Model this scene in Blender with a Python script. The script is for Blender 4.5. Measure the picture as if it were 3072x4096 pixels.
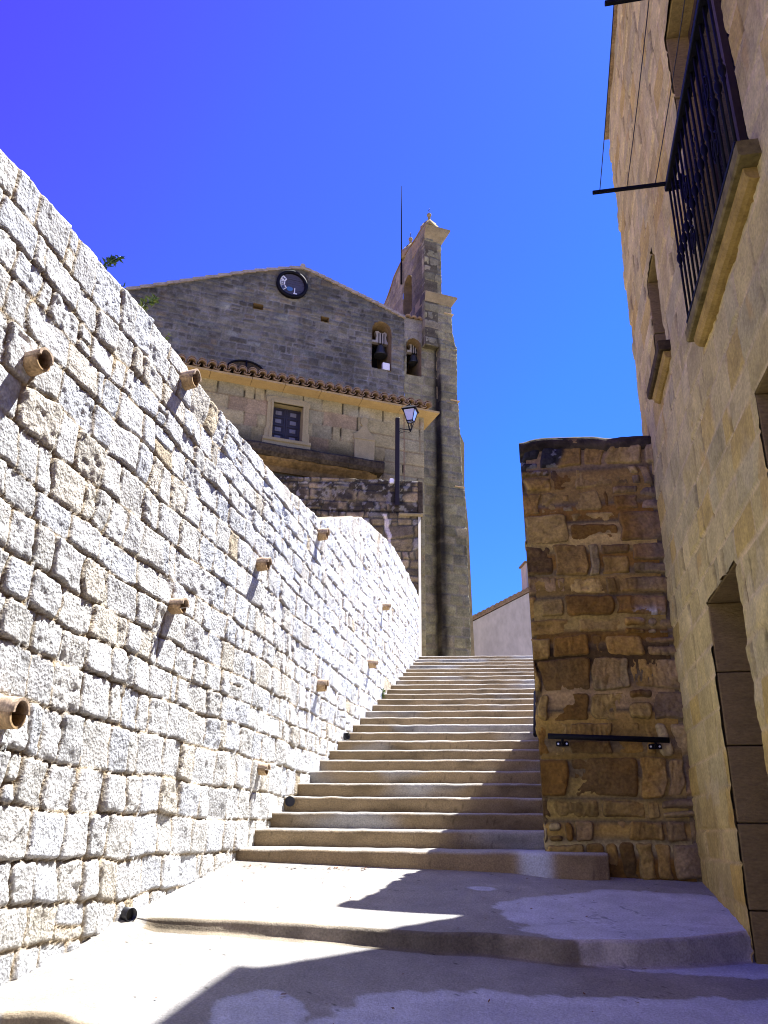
import bpy, math, random
import numpy as np
from math import radians, sin, cos, pi
random.seed(7)
for o in list(bpy.data.objects): bpy.data.objects.remove(o)
SC = bpy.context.scene
C = SC.collection

# ------------------------------------------------------------------ camera
FPX = 3300.0; PITCH = radians(21.1); ROLL = radians(0.54)
FW = np.array([0, cos(PITCH), sin(PITCH)]); U0 = np.array([0, -sin(PITCH), cos(PITCH)]); R0 = np.array([1.0, 0, 0])
RT = cos(ROLL)*R0+sin(ROLL)*U0; UP = -sin(ROLL)*R0+cos(ROLL)*U0
cam = bpy.data.cameras.new('camera'); cam_o = bpy.data.objects.new('camera', cam); C.objects.link(cam_o)
cam.sensor_fit = 'VERTICAL'; cam.sensor_height = 36.0; cam.lens = 36.0*FPX/4096.0
cam.clip_start = 0.05; cam.clip_end = 3000
from mathutils import Matrix, Vector
M4 = Matrix(((RT[0], UP[0], -FW[0], 0), (RT[1], UP[1], -FW[1], 0), (RT[2], UP[2], -FW[2], 0), (0, 0, 0, 1)))
cam_o.matrix_world = M4
SC.camera = cam_o
# ------------------------------------------------------------------ world, sun, exposure
SUN_AZ, SUN_EL = radians(52.5), radians(63.3)
w = bpy.data.worlds.new('World'); SC.world = w; w.use_nodes = True
nt = w.node_tree; nt.nodes.clear()
wo = nt.nodes.new('ShaderNodeOutputWorld'); bg = nt.nodes.new('ShaderNodeBackground'); bg.inputs[1].default_value = 0.08
sky = nt.nodes.new('ShaderNodeTexSky'); sky.sky_type = 'NISHITA'; sky.sun_disc = False
sky.sun_elevation = SUN_EL; sky.sun_rotation = SUN_AZ; sky.altitude = 500; sky.air_density = 1.0; sky.dust_density = 0.3; sky.ozone_density = 3.0
geo = nt.nodes.new('ShaderNodeTexCoord')
dot = nt.nodes.new('ShaderNodeVectorMath'); dot.operation = 'DOT_PRODUCT'
dot.inputs[1].default_value = (0.75, 0.10, -0.65)
ramp = nt.nodes.new('ShaderNodeValToRGB')
ramp.color_ramp.elements[0].position = 0.10; ramp.color_ramp.elements[0].color = (0.36, 0.125, 1.15, 1)
ramp.color_ramp.elements[1].position = 0.46; ramp.color_ramp.elements[1].color = (0.16, 0.385, 1.0, 1)
e = ramp.color_ramp.elements.new(0.25); e.color = (0.24, 0.275, 1.05, 1)
mr = nt.nodes.new('ShaderNodeMapRange'); mr.inputs[1].default_value = -1; mr.inputs[2].default_value = 1
mul = nt.nodes.new('ShaderNodeMix'); mul.data_type = 'RGBA'; mul.blend_type = 'MULTIPLY'; mul.inputs[0].default_value = 1
L = nt.links.new
L(geo.outputs['Generated'], dot.inputs[0]); L(dot.outputs['Value'], mr.inputs[0]); L(mr.outputs[0], ramp.inputs[0])
L(sky.outputs[0], mul.inputs[6]); L(ramp.outputs[0], mul.inputs[7]); L(mul.outputs[2], bg.inputs[0]); L(bg.outputs[0], wo.inputs[0])
sun = bpy.data.lights.new('sun', 'SUN'); sun.energy = 4.8; sun.angle = radians(0.5); sun.color = (1.0, 0.985, 0.96)
sun_o = bpy.data.objects.new('sun', sun); C.objects.link(sun_o)
SDIR = Vector((cos(SUN_EL)*sin(SUN_AZ), cos(SUN_EL)*cos(SUN_AZ), sin(SUN_EL)))
sun_o.rotation_euler = SDIR.to_track_quat('Z', 'Y').to_euler(); sun_o.location = (30, 30, 60)
SC.view_settings.view_transform = 'Standard'; SC.view_settings.look = 'None'; SC.view_settings.gamma = 1
SC.view_settings.exposure = 1.9
SC.cycles.filter_width = 1.05; SC.cycles.max_bounces = 6; SC.cycles.diffuse_bounces = 5

# ------------------------------------------------------------------ helpers
K = 3072/1659.0
def ray(x, y):
    return ((x*K-1536)/FPX)*RT+((2048-y*K)/FPX)*UP+FW
def onz(x, y, z):
    d = ray(x, y); return d*z/d[2]
class Fr:                                     # a flat frame: u along, v up, n outwards
    def __init__(s, o, az, out=1, v=(0, 0, 1)):
        a = radians(az); s.o = np.array(o, float); s.u = np.array([sin(a), cos(a), 0]); s.v = np.array(v, float)
        s.n = np.cross(s.u, s.v)*out; s.out = out
    def P(s, a, b, c=0):
        a, b, c = np.asarray(a, float), np.asarray(b, float), np.asarray(c, float)
        return s.o+a[..., None]*s.u+b[..., None]*s.v+c[..., None]*s.n
    def px(s, x, y, c=0):                     # point of the photograph seen on this real plane, as (u, v)
        d = ray(x, y); p0 = s.o+s.n*c; k = np.dot(p0, s.n)/np.dot(d, s.n); q = k*d-s.o
        return float(q@s.u), float(q@s.v)
WL = {}
def link(o, parent=None):
    C.objects.link(o)
    if parent is not None: o.parent = parent
    return o
def thing(name, label, cat, loc, group=None):
    o = bpy.data.objects.new(name, None); o.empty_display_size = .2; link(o); o.location = tuple(float(q) for q in loc)
    WL[o.name] = np.array(loc, float)
    o['label'] = label; o['category'] = cat
    if group: o['group'] = group
    return o
def finish(name, V, F, mats, parent=None, mi=None, smooth=True, col=None, sharp=None):
    me = bpy.data.meshes.new(name)
    V = np.asarray(V, float)
    off = WL[parent.name] if parent is not None else np.zeros(3)
    V = V-off
    if isinstance(F, np.ndarray):
        n = len(F); me.vertices.add(len(V)); me.vertices.foreach_set('co', V.astype(np.float32).ravel())
        me.loops.add(n*4); me.polygons.add(n)
        me.loops.foreach_set('vertex_index', F.astype(np.int32).ravel())
        me.polygons.foreach_set('loop_start', np.arange(0, n*4, 4, dtype=np.int32))
        me.update(calc_edges=True); me.validate()
    else:
        me.from_pydata([tuple(p) for p in V], [], F); me.update()
    if not isinstance(mats, (list, tuple)): mats = [mats]
    for m in mats: me.materials.append(m)
    if mi is not None and len(mi) == len(me.polygons): me.polygons.foreach_set('material_index', np.asarray(mi, np.int32))
    if isinstance(smooth, (list, tuple)): me.polygons.foreach_set('use_smooth', smooth)
    else: me.polygons.foreach_set('use_smooth', [bool(smooth)]*len(me.polygons))
    if col is not None:
        at = me.color_attributes.new('Col', 'FLOAT_COLOR', 'POINT')
        c4 = np.ones((len(V), 4), np.float32); c4[:, :3] = col; at.data.foreach_set('color', c4.ravel())
    o = bpy.data.objects.new(name, me); link(o, parent); WL[o.name] = off
    return o
class MB:
    def __init__(s): s.V = []; s.F = []; s.S = []
    def add(s, pts, faces, smooth=False):
        b = len(s.V); s.V += [tuple(float(q) for q in p) for p in pts]
        s.F += [tuple(b+i for i in f) for f in faces]; s.S += [smooth]*len(faces)
    def box(s, fr, a0, a1, b0, b1, c0, c1, bev=0.0):
        if bev <= 0:
            p = [fr.P(a, b, c) for c in (c0, c1) for b in (b0, b1) for a in (a0, a1)]
            s.add(p, [(0, 1, 3, 2), (4, 6, 7, 5), (0, 4, 5, 1), (2, 3, 7, 6), (0, 2, 6, 4), (1, 5, 7, 3)])
        else:                                  # chamfered box: section in (a,b), set in towards both ends
            q = bev
            def ring(c, i): return [fr.P(a, b, c) for a, b in ((a0+q+i, b0+i), (a1-q-i, b0+i), (a1-i, b0+q+i), (a1-i, b1-q-i), (a1-q-i, b1-i), (a0+q+i, b1-i), (a0+i, b1-q-i), (a0+i, b0+q+i))]
            R = [ring(c0, q*.7), ring(c0+q, 0), ring(c1-q, 0), ring(c1, q*.7)]
            s.loft(R, caps=True)
    def loft(s, rings, caps=True, closed=True, smooth=False):
        n = len(rings[0]); pts = [p for r in rings for p in r]; f = []
        for i in range(len(rings)-1):
            for j in range(n if closed else n-1):
                k = (j+1) % n; f.append((i*n+j, i*n+k, (i+1)*n+k, (i+1)*n+j))
        s.add(pts, f, smooth)
        if caps and closed:
            b = len(s.V)-len(pts)
            s.F += [tuple(b+j for j in range(n))[::-1], tuple(b+(len(rings)-1)*n+j for j in range(n))]; s.S += [False, False]
    def tube(s, pts, r, n=8, caps=True):
        pts = [np.asarray(p, float) for p in pts]; rings = []
        for i, p in enumerate(pts):
            d = pts[min(i+1, len(pts)-1)]-pts[max(i-1, 0)]; d /= np.linalg.norm(d)
            a = np.cross(d, [0, 0, 1.0]) if abs(d[2]) < .95 else np.cross(d, [0, 1.0, 0]); a /= np.linalg.norm(a); b = np.cross(d, a)
            rr = r[i] if isinstance(r, (list, tuple)) else r
            rings.append([p+rr*(cos(2*pi*k/n)*a+sin(2*pi*k/n)*b) for k in range(n)])
        s.loft(rings, caps, True, True)
    def lathe(s, base, prof, n=14, axis=(0, 0, 1)):
        base = np.asarray(base, float)
        s.loft([[base+np.array([r*cos(2*pi*k/n), r*sin(2*pi*k/n), z]) for k in range(n)] for r, z in prof], True, True, True)
    def prism(s, fr, poly, c0, c1):           # polygon in (a,b) extruded along n
        n = len(poly); p = [fr.P(a, b, c0) for a, b in poly]+[fr.P(a, b, c1) for a, b in poly]
        s.add(p, [tuple(range(n)), tuple(range(2*n-1, n-1, -1))]+[(i, (i+1) % n, n+(i+1) % n, n+i) for i in range(n)])
    def extr(s, fr, a0, a1, prof, caps=True, steps=1):   # profile in (c,b) extruded along u
        rings = [[fr.P(a0+(a1-a0)*i/steps, b, c) for c, b in prof] for i in range(steps+1)]
        s.loft(rings, caps)
    def build(s, name, mat, parent=None, bevel=0):
        o = finish(name, s.V, s.F, mat, parent, smooth=s.S)
        if bevel:
            m = o.modifiers.new('bevel', 'BEVEL'); m.width = bevel; m.segments = 2; m.limit_method = 'ANGLE'
        return o

# ---- noise
def h2(ix, iy, sd):
    v = np.sin(ix*127.1+iy*311.7+sd*74.7)*43758.5453
    return v-np.floor(v)
def vnoise(x, y, sd):
    ix, iy = np.floor(x), np.floor(y); fx, fy = x-ix, y-iy
    fx = fx*fx*(3-2*fx); fy = fy*fy*(3-2*fy)
    a, b, c, d = h2(ix, iy, sd), h2(ix+1, iy, sd), h2(ix, iy+1, sd), h2(ix+1, iy+1, sd)
    return (a+(b-a)*fx)+((c+(d-c)*fx)-(a+(b-a)*fx))*fy
def fbm(x, y, sd, o=4, g=.5):
    t = 0; a = 1; n = 0
    for i in range(o):
        t = t+a*(vnoise(x, y, sd+i*13)-.5); n += a; a *= g; x = x*2.03+5.1; y = y*2.03+1.7
    return t/n*2
def ss(a, b, x):
    t = np.clip((x-a)/(b-a), 0, 1); return t*t*(3-2*t)

# ---- coursed masonry as real relief
class Coursing:
    def __init__(s, u0, u1, v0, v1, st, seed):
        R = np.random.RandomState(seed); s.R = R
        b = [v0]
        while b[-1] < v1: b.append(b[-1]+R.uniform(*st['ch']))
        s.vb = np.array(b); s.rows = []
        n0 = 0
        for i in range(len(b)-1):
            hgt = b[i+1]-b[i]; x = u0-R.uniform(0, .5); ub = [x]
            while x < u1:
                wd = R.uniform(*st['sw']) if R.rand() > st.get('small', 0) else st['sw'][0]*R.uniform(.55, .9)
                x += wd*(.6+.4*hgt/np.mean(st['ch'])); ub.append(x)
            s.rows.append((np.array(ub), n0)); n0 += len(ub)
        s.N = n0
        U = lambda k: R.uniform(st[k][0], st[k][1], n0)
        s.gap, s.rad, s.roll, s.off = U('gap'), U('rad'), U('roll'), U('off')
        s.ta, s.tb = R.normal(0, st['tilt'], n0), R.normal(0, st['tilt'], n0)
        s.split = np.where(R.rand(n0) < st.get('split', 0), R.uniform(.35, .65, n0), 2.0)
        pal = st['pal']; wts = np.array([p[1] for p in pal], float); wts /= wts.sum()
        cols = np.array([p[0] for p in pal]); s.col = cols[R.choice(len(pal), n0*2, p=wts)]*(1+R.normal(0, st['var'], (n0*2, 1)))
        s.rough = R.uniform(.5, 1.5, n0*2); s.streak = R.rand(n0*2)
    def look(s, U, V, topv=None):
        ci = np.clip(np.searchsorted(s.vb, V, 'right')-1, 0, len(s.rows)-1)
        if topv is not None:
            ct = np.clip(np.searchsorted(s.vb, topv-.14, 'right')-1, 0, len(s.rows)-1); last = ci >= ct; ci = np.minimum(ci, ct)
        sid = np.zeros(U.shape, int); x0 = np.zeros(U.shape); x1 = np.zeros(U.shape)
        for c in range(len(s.rows)):
            m = ci == c
            if not m.any(): continue
            ub, n0 = s.rows[c]; k = np.clip(np.searchsorted(ub, U[m], 'right')-1, 0, len(ub)-2)
            sid[m] = n0+k; x0[m] = ub[k]; x1[m] = ub[k+1]
        y0 = s.vb[ci]; y1 = s.vb[ci+1]
        if topv is not None: y1 = np.where(last, topv+.004, y1)
        ys = y0+(y1-y0)*s.split[sid]; lo = V < ys; sp = s.split[sid] < 1.5
        cid = np.where(sp & ~lo, sid+s.N, sid)
        y1 = np.where(sp & lo, ys, y1); y0 = np.where(sp & ~lo, ys, y0)
        return sid, cid, x0, x1, y0, y1
def relief(U, V, st, seed, cour=None, topv=None):
    wa, wsx = st['wob']
    Uw = U+wa*fbm(U*wsx, V*wsx, seed+3, 3)+st.get('lean', 0)*fbm(U*1.7, V*4.1, seed+9, 2)
    Vw = V+wa*fbm(U*wsx*.8+9, V*wsx, seed+5, 3)+st.get('wave', 0)*fbm(U*.5, V*.9, seed+31, 2)
    if cour is None: cour = Coursing(U.min()-1, U.max()+1, V.min()-.6, V.max()+.6, st, seed)
    sid, cid, x0, x1, y0, y1 = cour.look(Uw, Vw, None if topv is None else topv+Vw-V)
    px, py = Uw-(x0+x1)/2, Vw-(y0+y1)/2
    r = np.minimum(cour.rad[sid], np.minimum(x1-x0, y1-y0)*.42); g = cour.gap[sid]
    qx, qy = np.abs(px)-((x1-x0)/2-g-r), np.abs(py)-((y1-y0)/2-g-r)
    d = -(np.hypot(np.maximum(qx, 0), np.maximum(qy, 0))+np.minimum(np.maximum(qx, qy), 0)-r)
    if 'chip' in st: d = d+st['chip']*fbm(U*11, V*11, seed+71, 3)-.65*st['chip']
    t = np.clip((d+.004)/cour.roll[sid], 0, 1)
    h = st['depth']*(1-(1-t)**2.4)
    ins = ss(-.004, .012, d)
    hh = cour.off[sid]+cour.ta[sid]*px+cour.tb[sid]*py
    la, lsx = st['lump']; hh = hh+la*fbm(U*lsx+cid*1.7, V*lsx+cid*.9, seed+17, 3)
    pa, psx = st['pit']
    sk = np.where(cour.streak[cid] > .55, 2.2, 1.0)
    pn = fbm(U*psx*sk+cid*.37, V*psx/np.sqrt(sk), seed+23, 3)
    hh = hh+pa*cour.rough[cid]*np.minimum(pn, .25)
    h = h-st['depth']+ins*hh
    col = cour.col[cid]*(1+.5*st['cn']*fbm(U*6+cid, V*6, seed+41, 4)[..., None]+.35*st['cn']*np.minimum(pn, .2)[..., None])
    j = np.array(st['joint'])*(1+.35*fbm(U*5, V*5, seed+51, 3)[..., None])
    if 'dash' in st:                          # open head joints, filled bed joints
        vert = (qx > qy); dk = ss(-.10, .10, fbm(U*1.9+3, V*2.3, seed+61, 3))*vert
        j = j*(1-.88*dk[..., None]); h = np.where(d < .004, h-.02*dk, h)
    col = col*ins[..., None]+j*(1-ins[..., None])
    return h, col, d, cid
def masonry(name, fr, us, vs, st, seed, mat, parent, bot=None, top=None, norm=False, holes=(), thick=.4, tint=None, ushift=None, hscale=None, skirt=(1, 1, 1, 1), capped=False):
    us = np.asarray(us, float); vs = np.asarray(vs, float)
    for a0, a1, b0, b1, arch in holes:
        us = np.unique(np.r_[us[(np.abs(us-a0) > .012) & (np.abs(us-a1) > .012)], a0, a1])
        vs = np.unique(np.r_[vs[(np.abs(vs-b0) > .012) & (np.abs(vs-b1) > .012)], b0, b1])
    nu, nv = len(us), len(vs)
    Uu, Vv = np.meshgrid(us, vs, indexing='ij')
    if norm:
        B = bot(us)[:, None]; T = top(us)[:, None]; Vv = B+(T-B)*Vv
    else:
        if top is not None: Vv = np.minimum(Vv, top(us)[:, None])
        if bot is not None: Vv = np.maximum(Vv, bot(us)[:, None])
    keep = np.ones((nu-1, nv-1), bool)
    if not norm:
        dv = np.minimum(Vv[1:, 1:]-Vv[1:, :-1], Vv[:-1, 1:]-Vv[:-1, :-1]); mx = np.maximum(Vv[1:, 1:]-Vv[1:, :-1], Vv[:-1, 1:]-Vv[:-1, :-1]); keep &= mx > 1e-6
    uc = (Uu[1:, 1:]+Uu[:-1, :-1])/2; vc = (Vv[1:, 1:]+Vv[:-1, :-1])/2
    for a0, a1, b0, b1, arch in holes:
        ins = (uc > a0) & (uc < a1) & (vc > b0) & (vc < b1)
        if arch:
            ac, rr = (a0+a1)/2, (a1-a0)/2; ry = arch
            ell = lambda U, V: np.hypot((U-ac)/rr, (V-b1)/ry)
            ins |= (vc >= b1) & (ell(uc, vc) < 1)
            e = ell(Uu, Vv); cell = .75*max(np.min(np.diff(us)), np.min(np.diff(vs)))/min(rr, ry)+.02
            m = (Vv > b1+1e-4) & (np.abs(e-1) < cell)
            Uu = np.where(m, ac+(Uu-ac)/e, Uu); Vv = np.where(m, b1+(Vv-b1)/e, Vv)
        keep &= ~ins
    H, col, d, cid = relief(Uu, Vv, st, seed, None, None if top is None or not capped else np.broadcast_to(top(us)[:, None], Vv.shape))
    if hscale is not None: H = H*hscale(Uu, Vv)
    if tint is not None: col = tint(Uu, Vv, col, d)
    if ushift is not None: Us = Uu+ushift(Uu, Vv)
    else: Us = Uu
    P = fr.P(Us, Vv, H).reshape(-1, 3)
    idx = np.arange(nu*nv).reshape(nu, nv)
    Q = np.stack([idx[:-1, :-1], idx[1:, :-1], idx[1:, 1:], idx[:-1, 1:]], -1)
    F = Q[keep]
    if fr.out < 0: F = F[:, ::-1]
    # rim going back into the wall, and a back
    loop = []
    rim = [(idx[:, -1], skirt[0]), (idx[:, 0][::-1], skirt[1]), (idx[0, :], skirt[2]), (idx[-1, :][::-1], skirt[3])]
    Vx = [P]; Fx = [F]; Cx = [col.reshape(-1, 3)]; nb = len(P)
    Uf, Vf = Us.reshape(-1), Vv.reshape(-1)
    for ids, on in rim:
        if not on: continue
        bk = fr.P(Uf[ids], Vf[ids], np.full(len(ids), -thick)); Vx.append(bk); Cx.append(col.reshape(-1, 3)[ids])
        q = np.stack([ids[:-1], ids[1:], nb+np.arange(1, len(ids)), nb+np.arange(len(ids)-1)], -1)
        if fr.out < 0: q = q[:, ::-1]
        Fx.append(q[:, ::-1] if False else q); nb += len(ids)
    bb = fr.P(np.r_[Uf[idx[:, 0]], Uf[idx[:, -1]]], np.r_[Vf[idx[:, 0]], Vf[idx[:, -1]]], np.full(2*nu, -thick+.001)); Vx.append(bb); Cx.append(np.tile(np.array(st['joint']), (2*nu, 1)))
    i = np.arange(nu-1); q = np.stack([nb+i, nb+i+1, nb+nu+i+1, nb+nu+i], -1)
    if not holes: Fx.append(q if fr.out < 0 else q[:, ::-1])
    return finish(name, np.concatenate(Vx), np.concatenate(Fx), mat, parent, smooth=True, col=np.clip(np.concatenate(Cx), .005, .9))

# ------------------------------------------------------------------ materials
def nodes(name):
    m = bpy.data.materials.new(name); m.use_nodes = True; t = m.node_tree
    return m, t, t.nodes['Principled BSDF']
def setv(b, rough=.9, spec=.2, metal=0):
    b.inputs['Roughness'].default_value = rough; b.inputs['Specular IOR Level'].default_value = spec; b.inputs['Metallic'].default_value = metal
def bumpchain(t, b, items, prev=None):
    tc = t.nodes.new('ShaderNodeTexCoord')
    for kind, scale, strength, dist, stretch in items:
        mp = t.nodes.new('ShaderNodeMapping'); mp.inputs['Scale'].default_value = stretch
        t.links.new(tc.outputs['Object'], mp.inputs[0])
        if kind == 'v':
            n = t.nodes.new('ShaderNodeTexVoronoi'); n.inputs['Scale'].default_value = scale; out = n.outputs['Distance']
        else:
            n = t.nodes.new('ShaderNodeTexNoise'); n.inputs['Scale'].default_value = scale; n.inputs['Detail'].default_value = 5; n.inputs['Roughness'].default_value = .62; out = n.outputs['Fac']
        t.links.new(mp.outputs[0], n.inputs['Vector'])
        bp = t.nodes.new('ShaderNodeBump'); bp.inputs['Strength'].default_value = strength; bp.inputs['Distance'].default_value = dist
        t.links.new(out, bp.inputs['Height'])
        if prev is not None: t.links.new(prev, bp.inputs['Normal'])
        prev = bp.outputs[0]
    t.links.new(prev, b.inputs['Normal'])
def stone(name, items, var=.25, vs=9, attr=True, base=(.4, .4, .4), rough=.95, spec=.12, stretch=(1, 1, 1), fine=60, fvar=.2):
    m, t, b = nodes(name); setv(b, rough, spec)
    tc = t.nodes.new('ShaderNodeTexCoord'); mp = t.nodes.new('ShaderNodeMapping'); mp.inputs['Scale'].default_value = stretch
    t.links.new(tc.outputs['Object'], mp.inputs[0])
    n = t.nodes.new('ShaderNodeTexNoise'); n.inputs['Scale'].default_value = vs; n.inputs['Detail'].default_value = 6; n.inputs['Roughness'].default_value = .65
    n2 = t.nodes.new('ShaderNodeTexNoise'); n2.inputs['Scale'].default_value = fine; n2.inputs['Detail'].default_value = 4
    for q in (n, n2): t.links.new(mp.outputs[0], q.inputs['Vector'])
    mrs = []
    for q, v in ((n, var), (n2, fvar)):
        r = t.nodes.new('ShaderNodeMapRange'); r.inputs[1].default_value = .25; r.inputs[2].default_value = .75; r.inputs[3].default_value = 1-v; r.inputs[4].default_value = 1+v
        t.links.new(q.outputs['Fac'], r.inputs[0]); mrs.append(r)
    mm = t.nodes.new('ShaderNodeMath'); mm.operation = 'MULTIPLY'; t.links.new(mrs[0].outputs[0], mm.inputs[0]); t.links.new(mrs[1].outputs[0], mm.inputs[1])
    sc = t.nodes.new('ShaderNodeVectorMath'); sc.operation = 'SCALE'; t.links.new(mm.outputs[0], sc.inputs['Scale'])
    if attr:
        a = t.nodes.new('ShaderNodeAttribute'); a.attribute_name = 'Col'; t.links.new(a.outputs['Color'], sc.inputs[0])
    else: sc.inputs[0].default_value = base
    t.links.new(sc.outputs[0], b.inputs['Base Color'])
    bumpchain(t, b, items)
    return m
ONE = (1, 1, 1)
M_lime = stone('limestone', [('n', 22, .5, .02, ONE), ('n', 70, .9, .014, (1, 1, .6)), ('v', 48, .5, .012, ONE)], .16, 7, fine=50, fvar=.30)
M_rub = stone('old_rubble_stone', [('n', 18, .5, .02, ONE), ('n', 60, .6, .01, ONE)], .3, 6, fine=40, fvar=.3)
M_ash = stone('sandstone_ashlar', [('n', 9, .4, .025, (1, 1, .6)), ('n', 60, .8, .010, ONE), ('n', 22, .6, .016, (.8, .8, 2.4))], .18, 3, fine=45, fvar=.22)
M_far = stone('church_stone', [('n', 12, .5, .03, ONE), ('n', 40, .5, .015, ONE)], .24, 3.5, fine=22, fvar=.26)
M_jamb = stone('chiselled_jamb_stone', [('n', 34, .9, .012, (1, 1.8, 2.6)), ('n', 90, .4, .006, ONE)], .16, 5, False, (.25, .175, .07), fine=30, stretch=(1, 1, 2.5))
M_trim = stone('moulded_sandstone', [('n', 30, .4, .01, ONE)], .16, 4, False, (.43, .34, .21))
M_cornice = stone('golden_cornice_stone', [('n', 30, .4, .01, ONE)], .18, 3, False, (.36, .26, .12))
M_slab = stone('weathered_sill_stone', [('n', 30, .6, .01, ONE)], .35, 6, False, (.33, .225, .065))
M_sill = stone('blackened_sill_stone', [('n', 30, .6, .01, ONE)], .6, 5, False, (.07, .05, .022), fine=20, fvar=.4)
M_sill2 = stone('olive_weathered_slab', [('n', 30, .6, .01, ONE)], .5, 5, False, (.16, .125, .045), fine=20, fvar=.3)
M_ledge = stone('lichen_blackened_stone', [('n', 14, .8, .04, ONE), ('n', 50, .6, .015, ONE)], .75, 2.2, False, (.055, .043, .028), fine=14, fvar=.5)
M_conc = stone('rough_concrete', [('n', 14, .35, .012, ONE), ('n', 45, .6, .010, ONE), ('n', 130, .7, .005, ONE)], .16, 4, fine=80, fvar=.26)
M_terr = stone('pale_clay_spout', [('n', 40, .5, .008, ONE)], .3, 9, False, (.42, .315, .225), fine=60, fvar=.4)
M_terr2 = stone('ochre_clay_spout', [('n', 40, .5, .008, ONE)], .3, 9, False, (.42, .285, .15), fine=60, fvar=.4)
M_tile = stone('old_roof_tile', [('n', 30, .5, .01, ONE)], .4, 6, False, (.235, .165, .10), fine=40, fvar=.3)
M_tilep = stone('pale_verge_tile', [('n', 30, .5, .01, ONE)], .35, 6, False, (.30, .26, .21), fine=40, fvar=.3)
M_plas = stone('stained_plaster', [('n', 20, .3, .01, ONE)], .22, .9, False, (.46, .425, .36), fine=8, fvar=.12, stretch=(1, 1, .45))
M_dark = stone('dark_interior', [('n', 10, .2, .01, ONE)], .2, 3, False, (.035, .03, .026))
M_earth = stone('dry_earth', [('n', 8, .5, .03, ONE)], .25, 2, False, (.32, .26, .18))
def plain(name, col, rough=.5, spec=.4, metal=0, bump=None):
    m, t, b = nodes(name); setv(b, rough, spec, metal); b.inputs['Base Color'].default_value = (*col, 1)
    n = t.nodes.new('ShaderNodeTexNoise'); n.inputs['Scale'].default_value = 18; n.inputs['Detail'].default_value = 4
    r = t.nodes.new('ShaderNodeMapRange'); r.inputs[3].default_value = .75; r.inputs[4].default_value = 1.25; t.links.new(n.outputs['Fac'], r.inputs[0])
    sc = t.nodes.new('ShaderNodeVectorMath'); sc.operation = 'SCALE'; sc.inputs[0].default_value = col; t.links.new(r.outputs[0], sc.inputs['Scale']); t.links.new(sc.outputs[0], b.inputs['Base Color'])
    if bump: bumpchain(t, b, [('n', bump[0], bump[1], bump[2], ONE)])
    return m
M_iron = plain('black_iron', (.005, .005, .008), .6, .12)
M_pole = plain('brown_black_painted_steel', (.016, .012, .013), .6, .25)
M_panel = plain('flaking_pale_panel_paint', (.16, .16, .20), .7, .2, 0, (40, .5, .01))
M_rod = plain('dull_dark_rod', (.012, .012, .014), .95, .02)
M_bolt = plain('bright_bolt_steel', (.62, .62, .62), .3, .5, .6)
M_wire = plain('dark_clothes_line_wire', (.02, .02, .025), .5, .4)
M_pvc = plain('black_plastic_pipe', (.014, .014, .018), .4, .5)
M_bronze = plain('dark_bell_bronze', (.045, .05, .06), .5, .5, .3)
M_yoke = plain('grey_yoke_wood', (.36, .34, .33), .8, .2)
M_white = plain('white_enclosure_plastic', (.74, .74, .76), .5, .3)
M_wood = plain('blue_grey_weathered_wood', (.03, .028, .045), .7, .3, 0, (40, .5, .01))
M_woodd = plain('dark_door_wood', (.05, .03, .02), .7, .3, 0, (40, .4, .01))
M_dial = plain('weathered_dial_planks', (.055, .055, .085), .85, .2, 0, (30, .6, .01))
M_plate = plain('chipped_white_numeral_enamel', (.66, .67, .70), .5, .4)
M_num = plain('blue_black_numeral_paint', (.05, .06, .11), .6, .3)
M_blue = plain('blue_patch_enamel', (.05, .13, .30), .5, .4)
M_leaf = plain('fresh_leaf', (.10, .16, .03), .6, .3)
M_leafd = plain('dark_leaf', (.035, .085, .03), .6, .3)
M_stem = plain('plant_stem', (.10, .09, .04), .8, .2)
m, t, b = nodes('lantern_glass'); setv(b, .12, .5); b.inputs['Base Color'].default_value = (.62, .66, .86, 1); b.inputs['Transmission Weight'].default_value = .55; b.inputs['Roughness'].default_value = .35; M_glass = m
m, t, b = nodes('window_pane'); setv(b, .08, .5); b.inputs['Base Color'].default_value = (.015, .018, .024, 1); M_pane = m

# ------------------------------------------------------------------ site frames
ST_H, ST_D0, ST_T, RISE = .315, 7.185, .471, .16
def stepY(k): return ST_D0+k*ST_T
def stepZ(k): return k*RISE-ST_H
LW = Fr((-1.30, 7.66, 0), 10.4, 1)             # left wall: n points right
HF = Fr((2.625, 7.413, 0), 10.9, -1)           # house facade: n points left
PF = Fr((1.397, 7.50, 0), 100.9, 1)             # pier front: n towards the camera
PS = Fr((1.397, 7.50, 0), 10.9, -1)             # pier flank
def terrA(x, y): return -1.352-.009*x+.138*y
def terrB(x, y): return -1.398-.036*x+.13*y
CX = np.array([-4, -2.4, -1.85, -1.50, -.99, -.44, .08, .34, .58, .815, 1.08, 1.52, 1.88, 2.28, 4.5])
CY = np.array([5.95, 5.95, 5.90, 5.83, 5.84, 5.76, 5.67, 5.62, 5.64, 5.60, 5.52, 5.54, 5.62, 5.80, 6.0])
def curb1(x): return np.interp(x, CX, CY)
C2X = np.array([-4, -1.9, -1.70, -1.60, -1.45, -1.30, -.9, 0, 1, 4.5]); C2Y = np.array([4.35, 4.33, 4.30, 4.32, 4.31, 4.22, 4.05, 3.75, 3.6, 3.8])
def curb2(x): return np.interp(x, C2X, C2Y)
def terrC(x, y): return terrB(x, np.minimum(y, 4.3))-.14+.06*np.minimum(y-4.3, 0)

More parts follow.
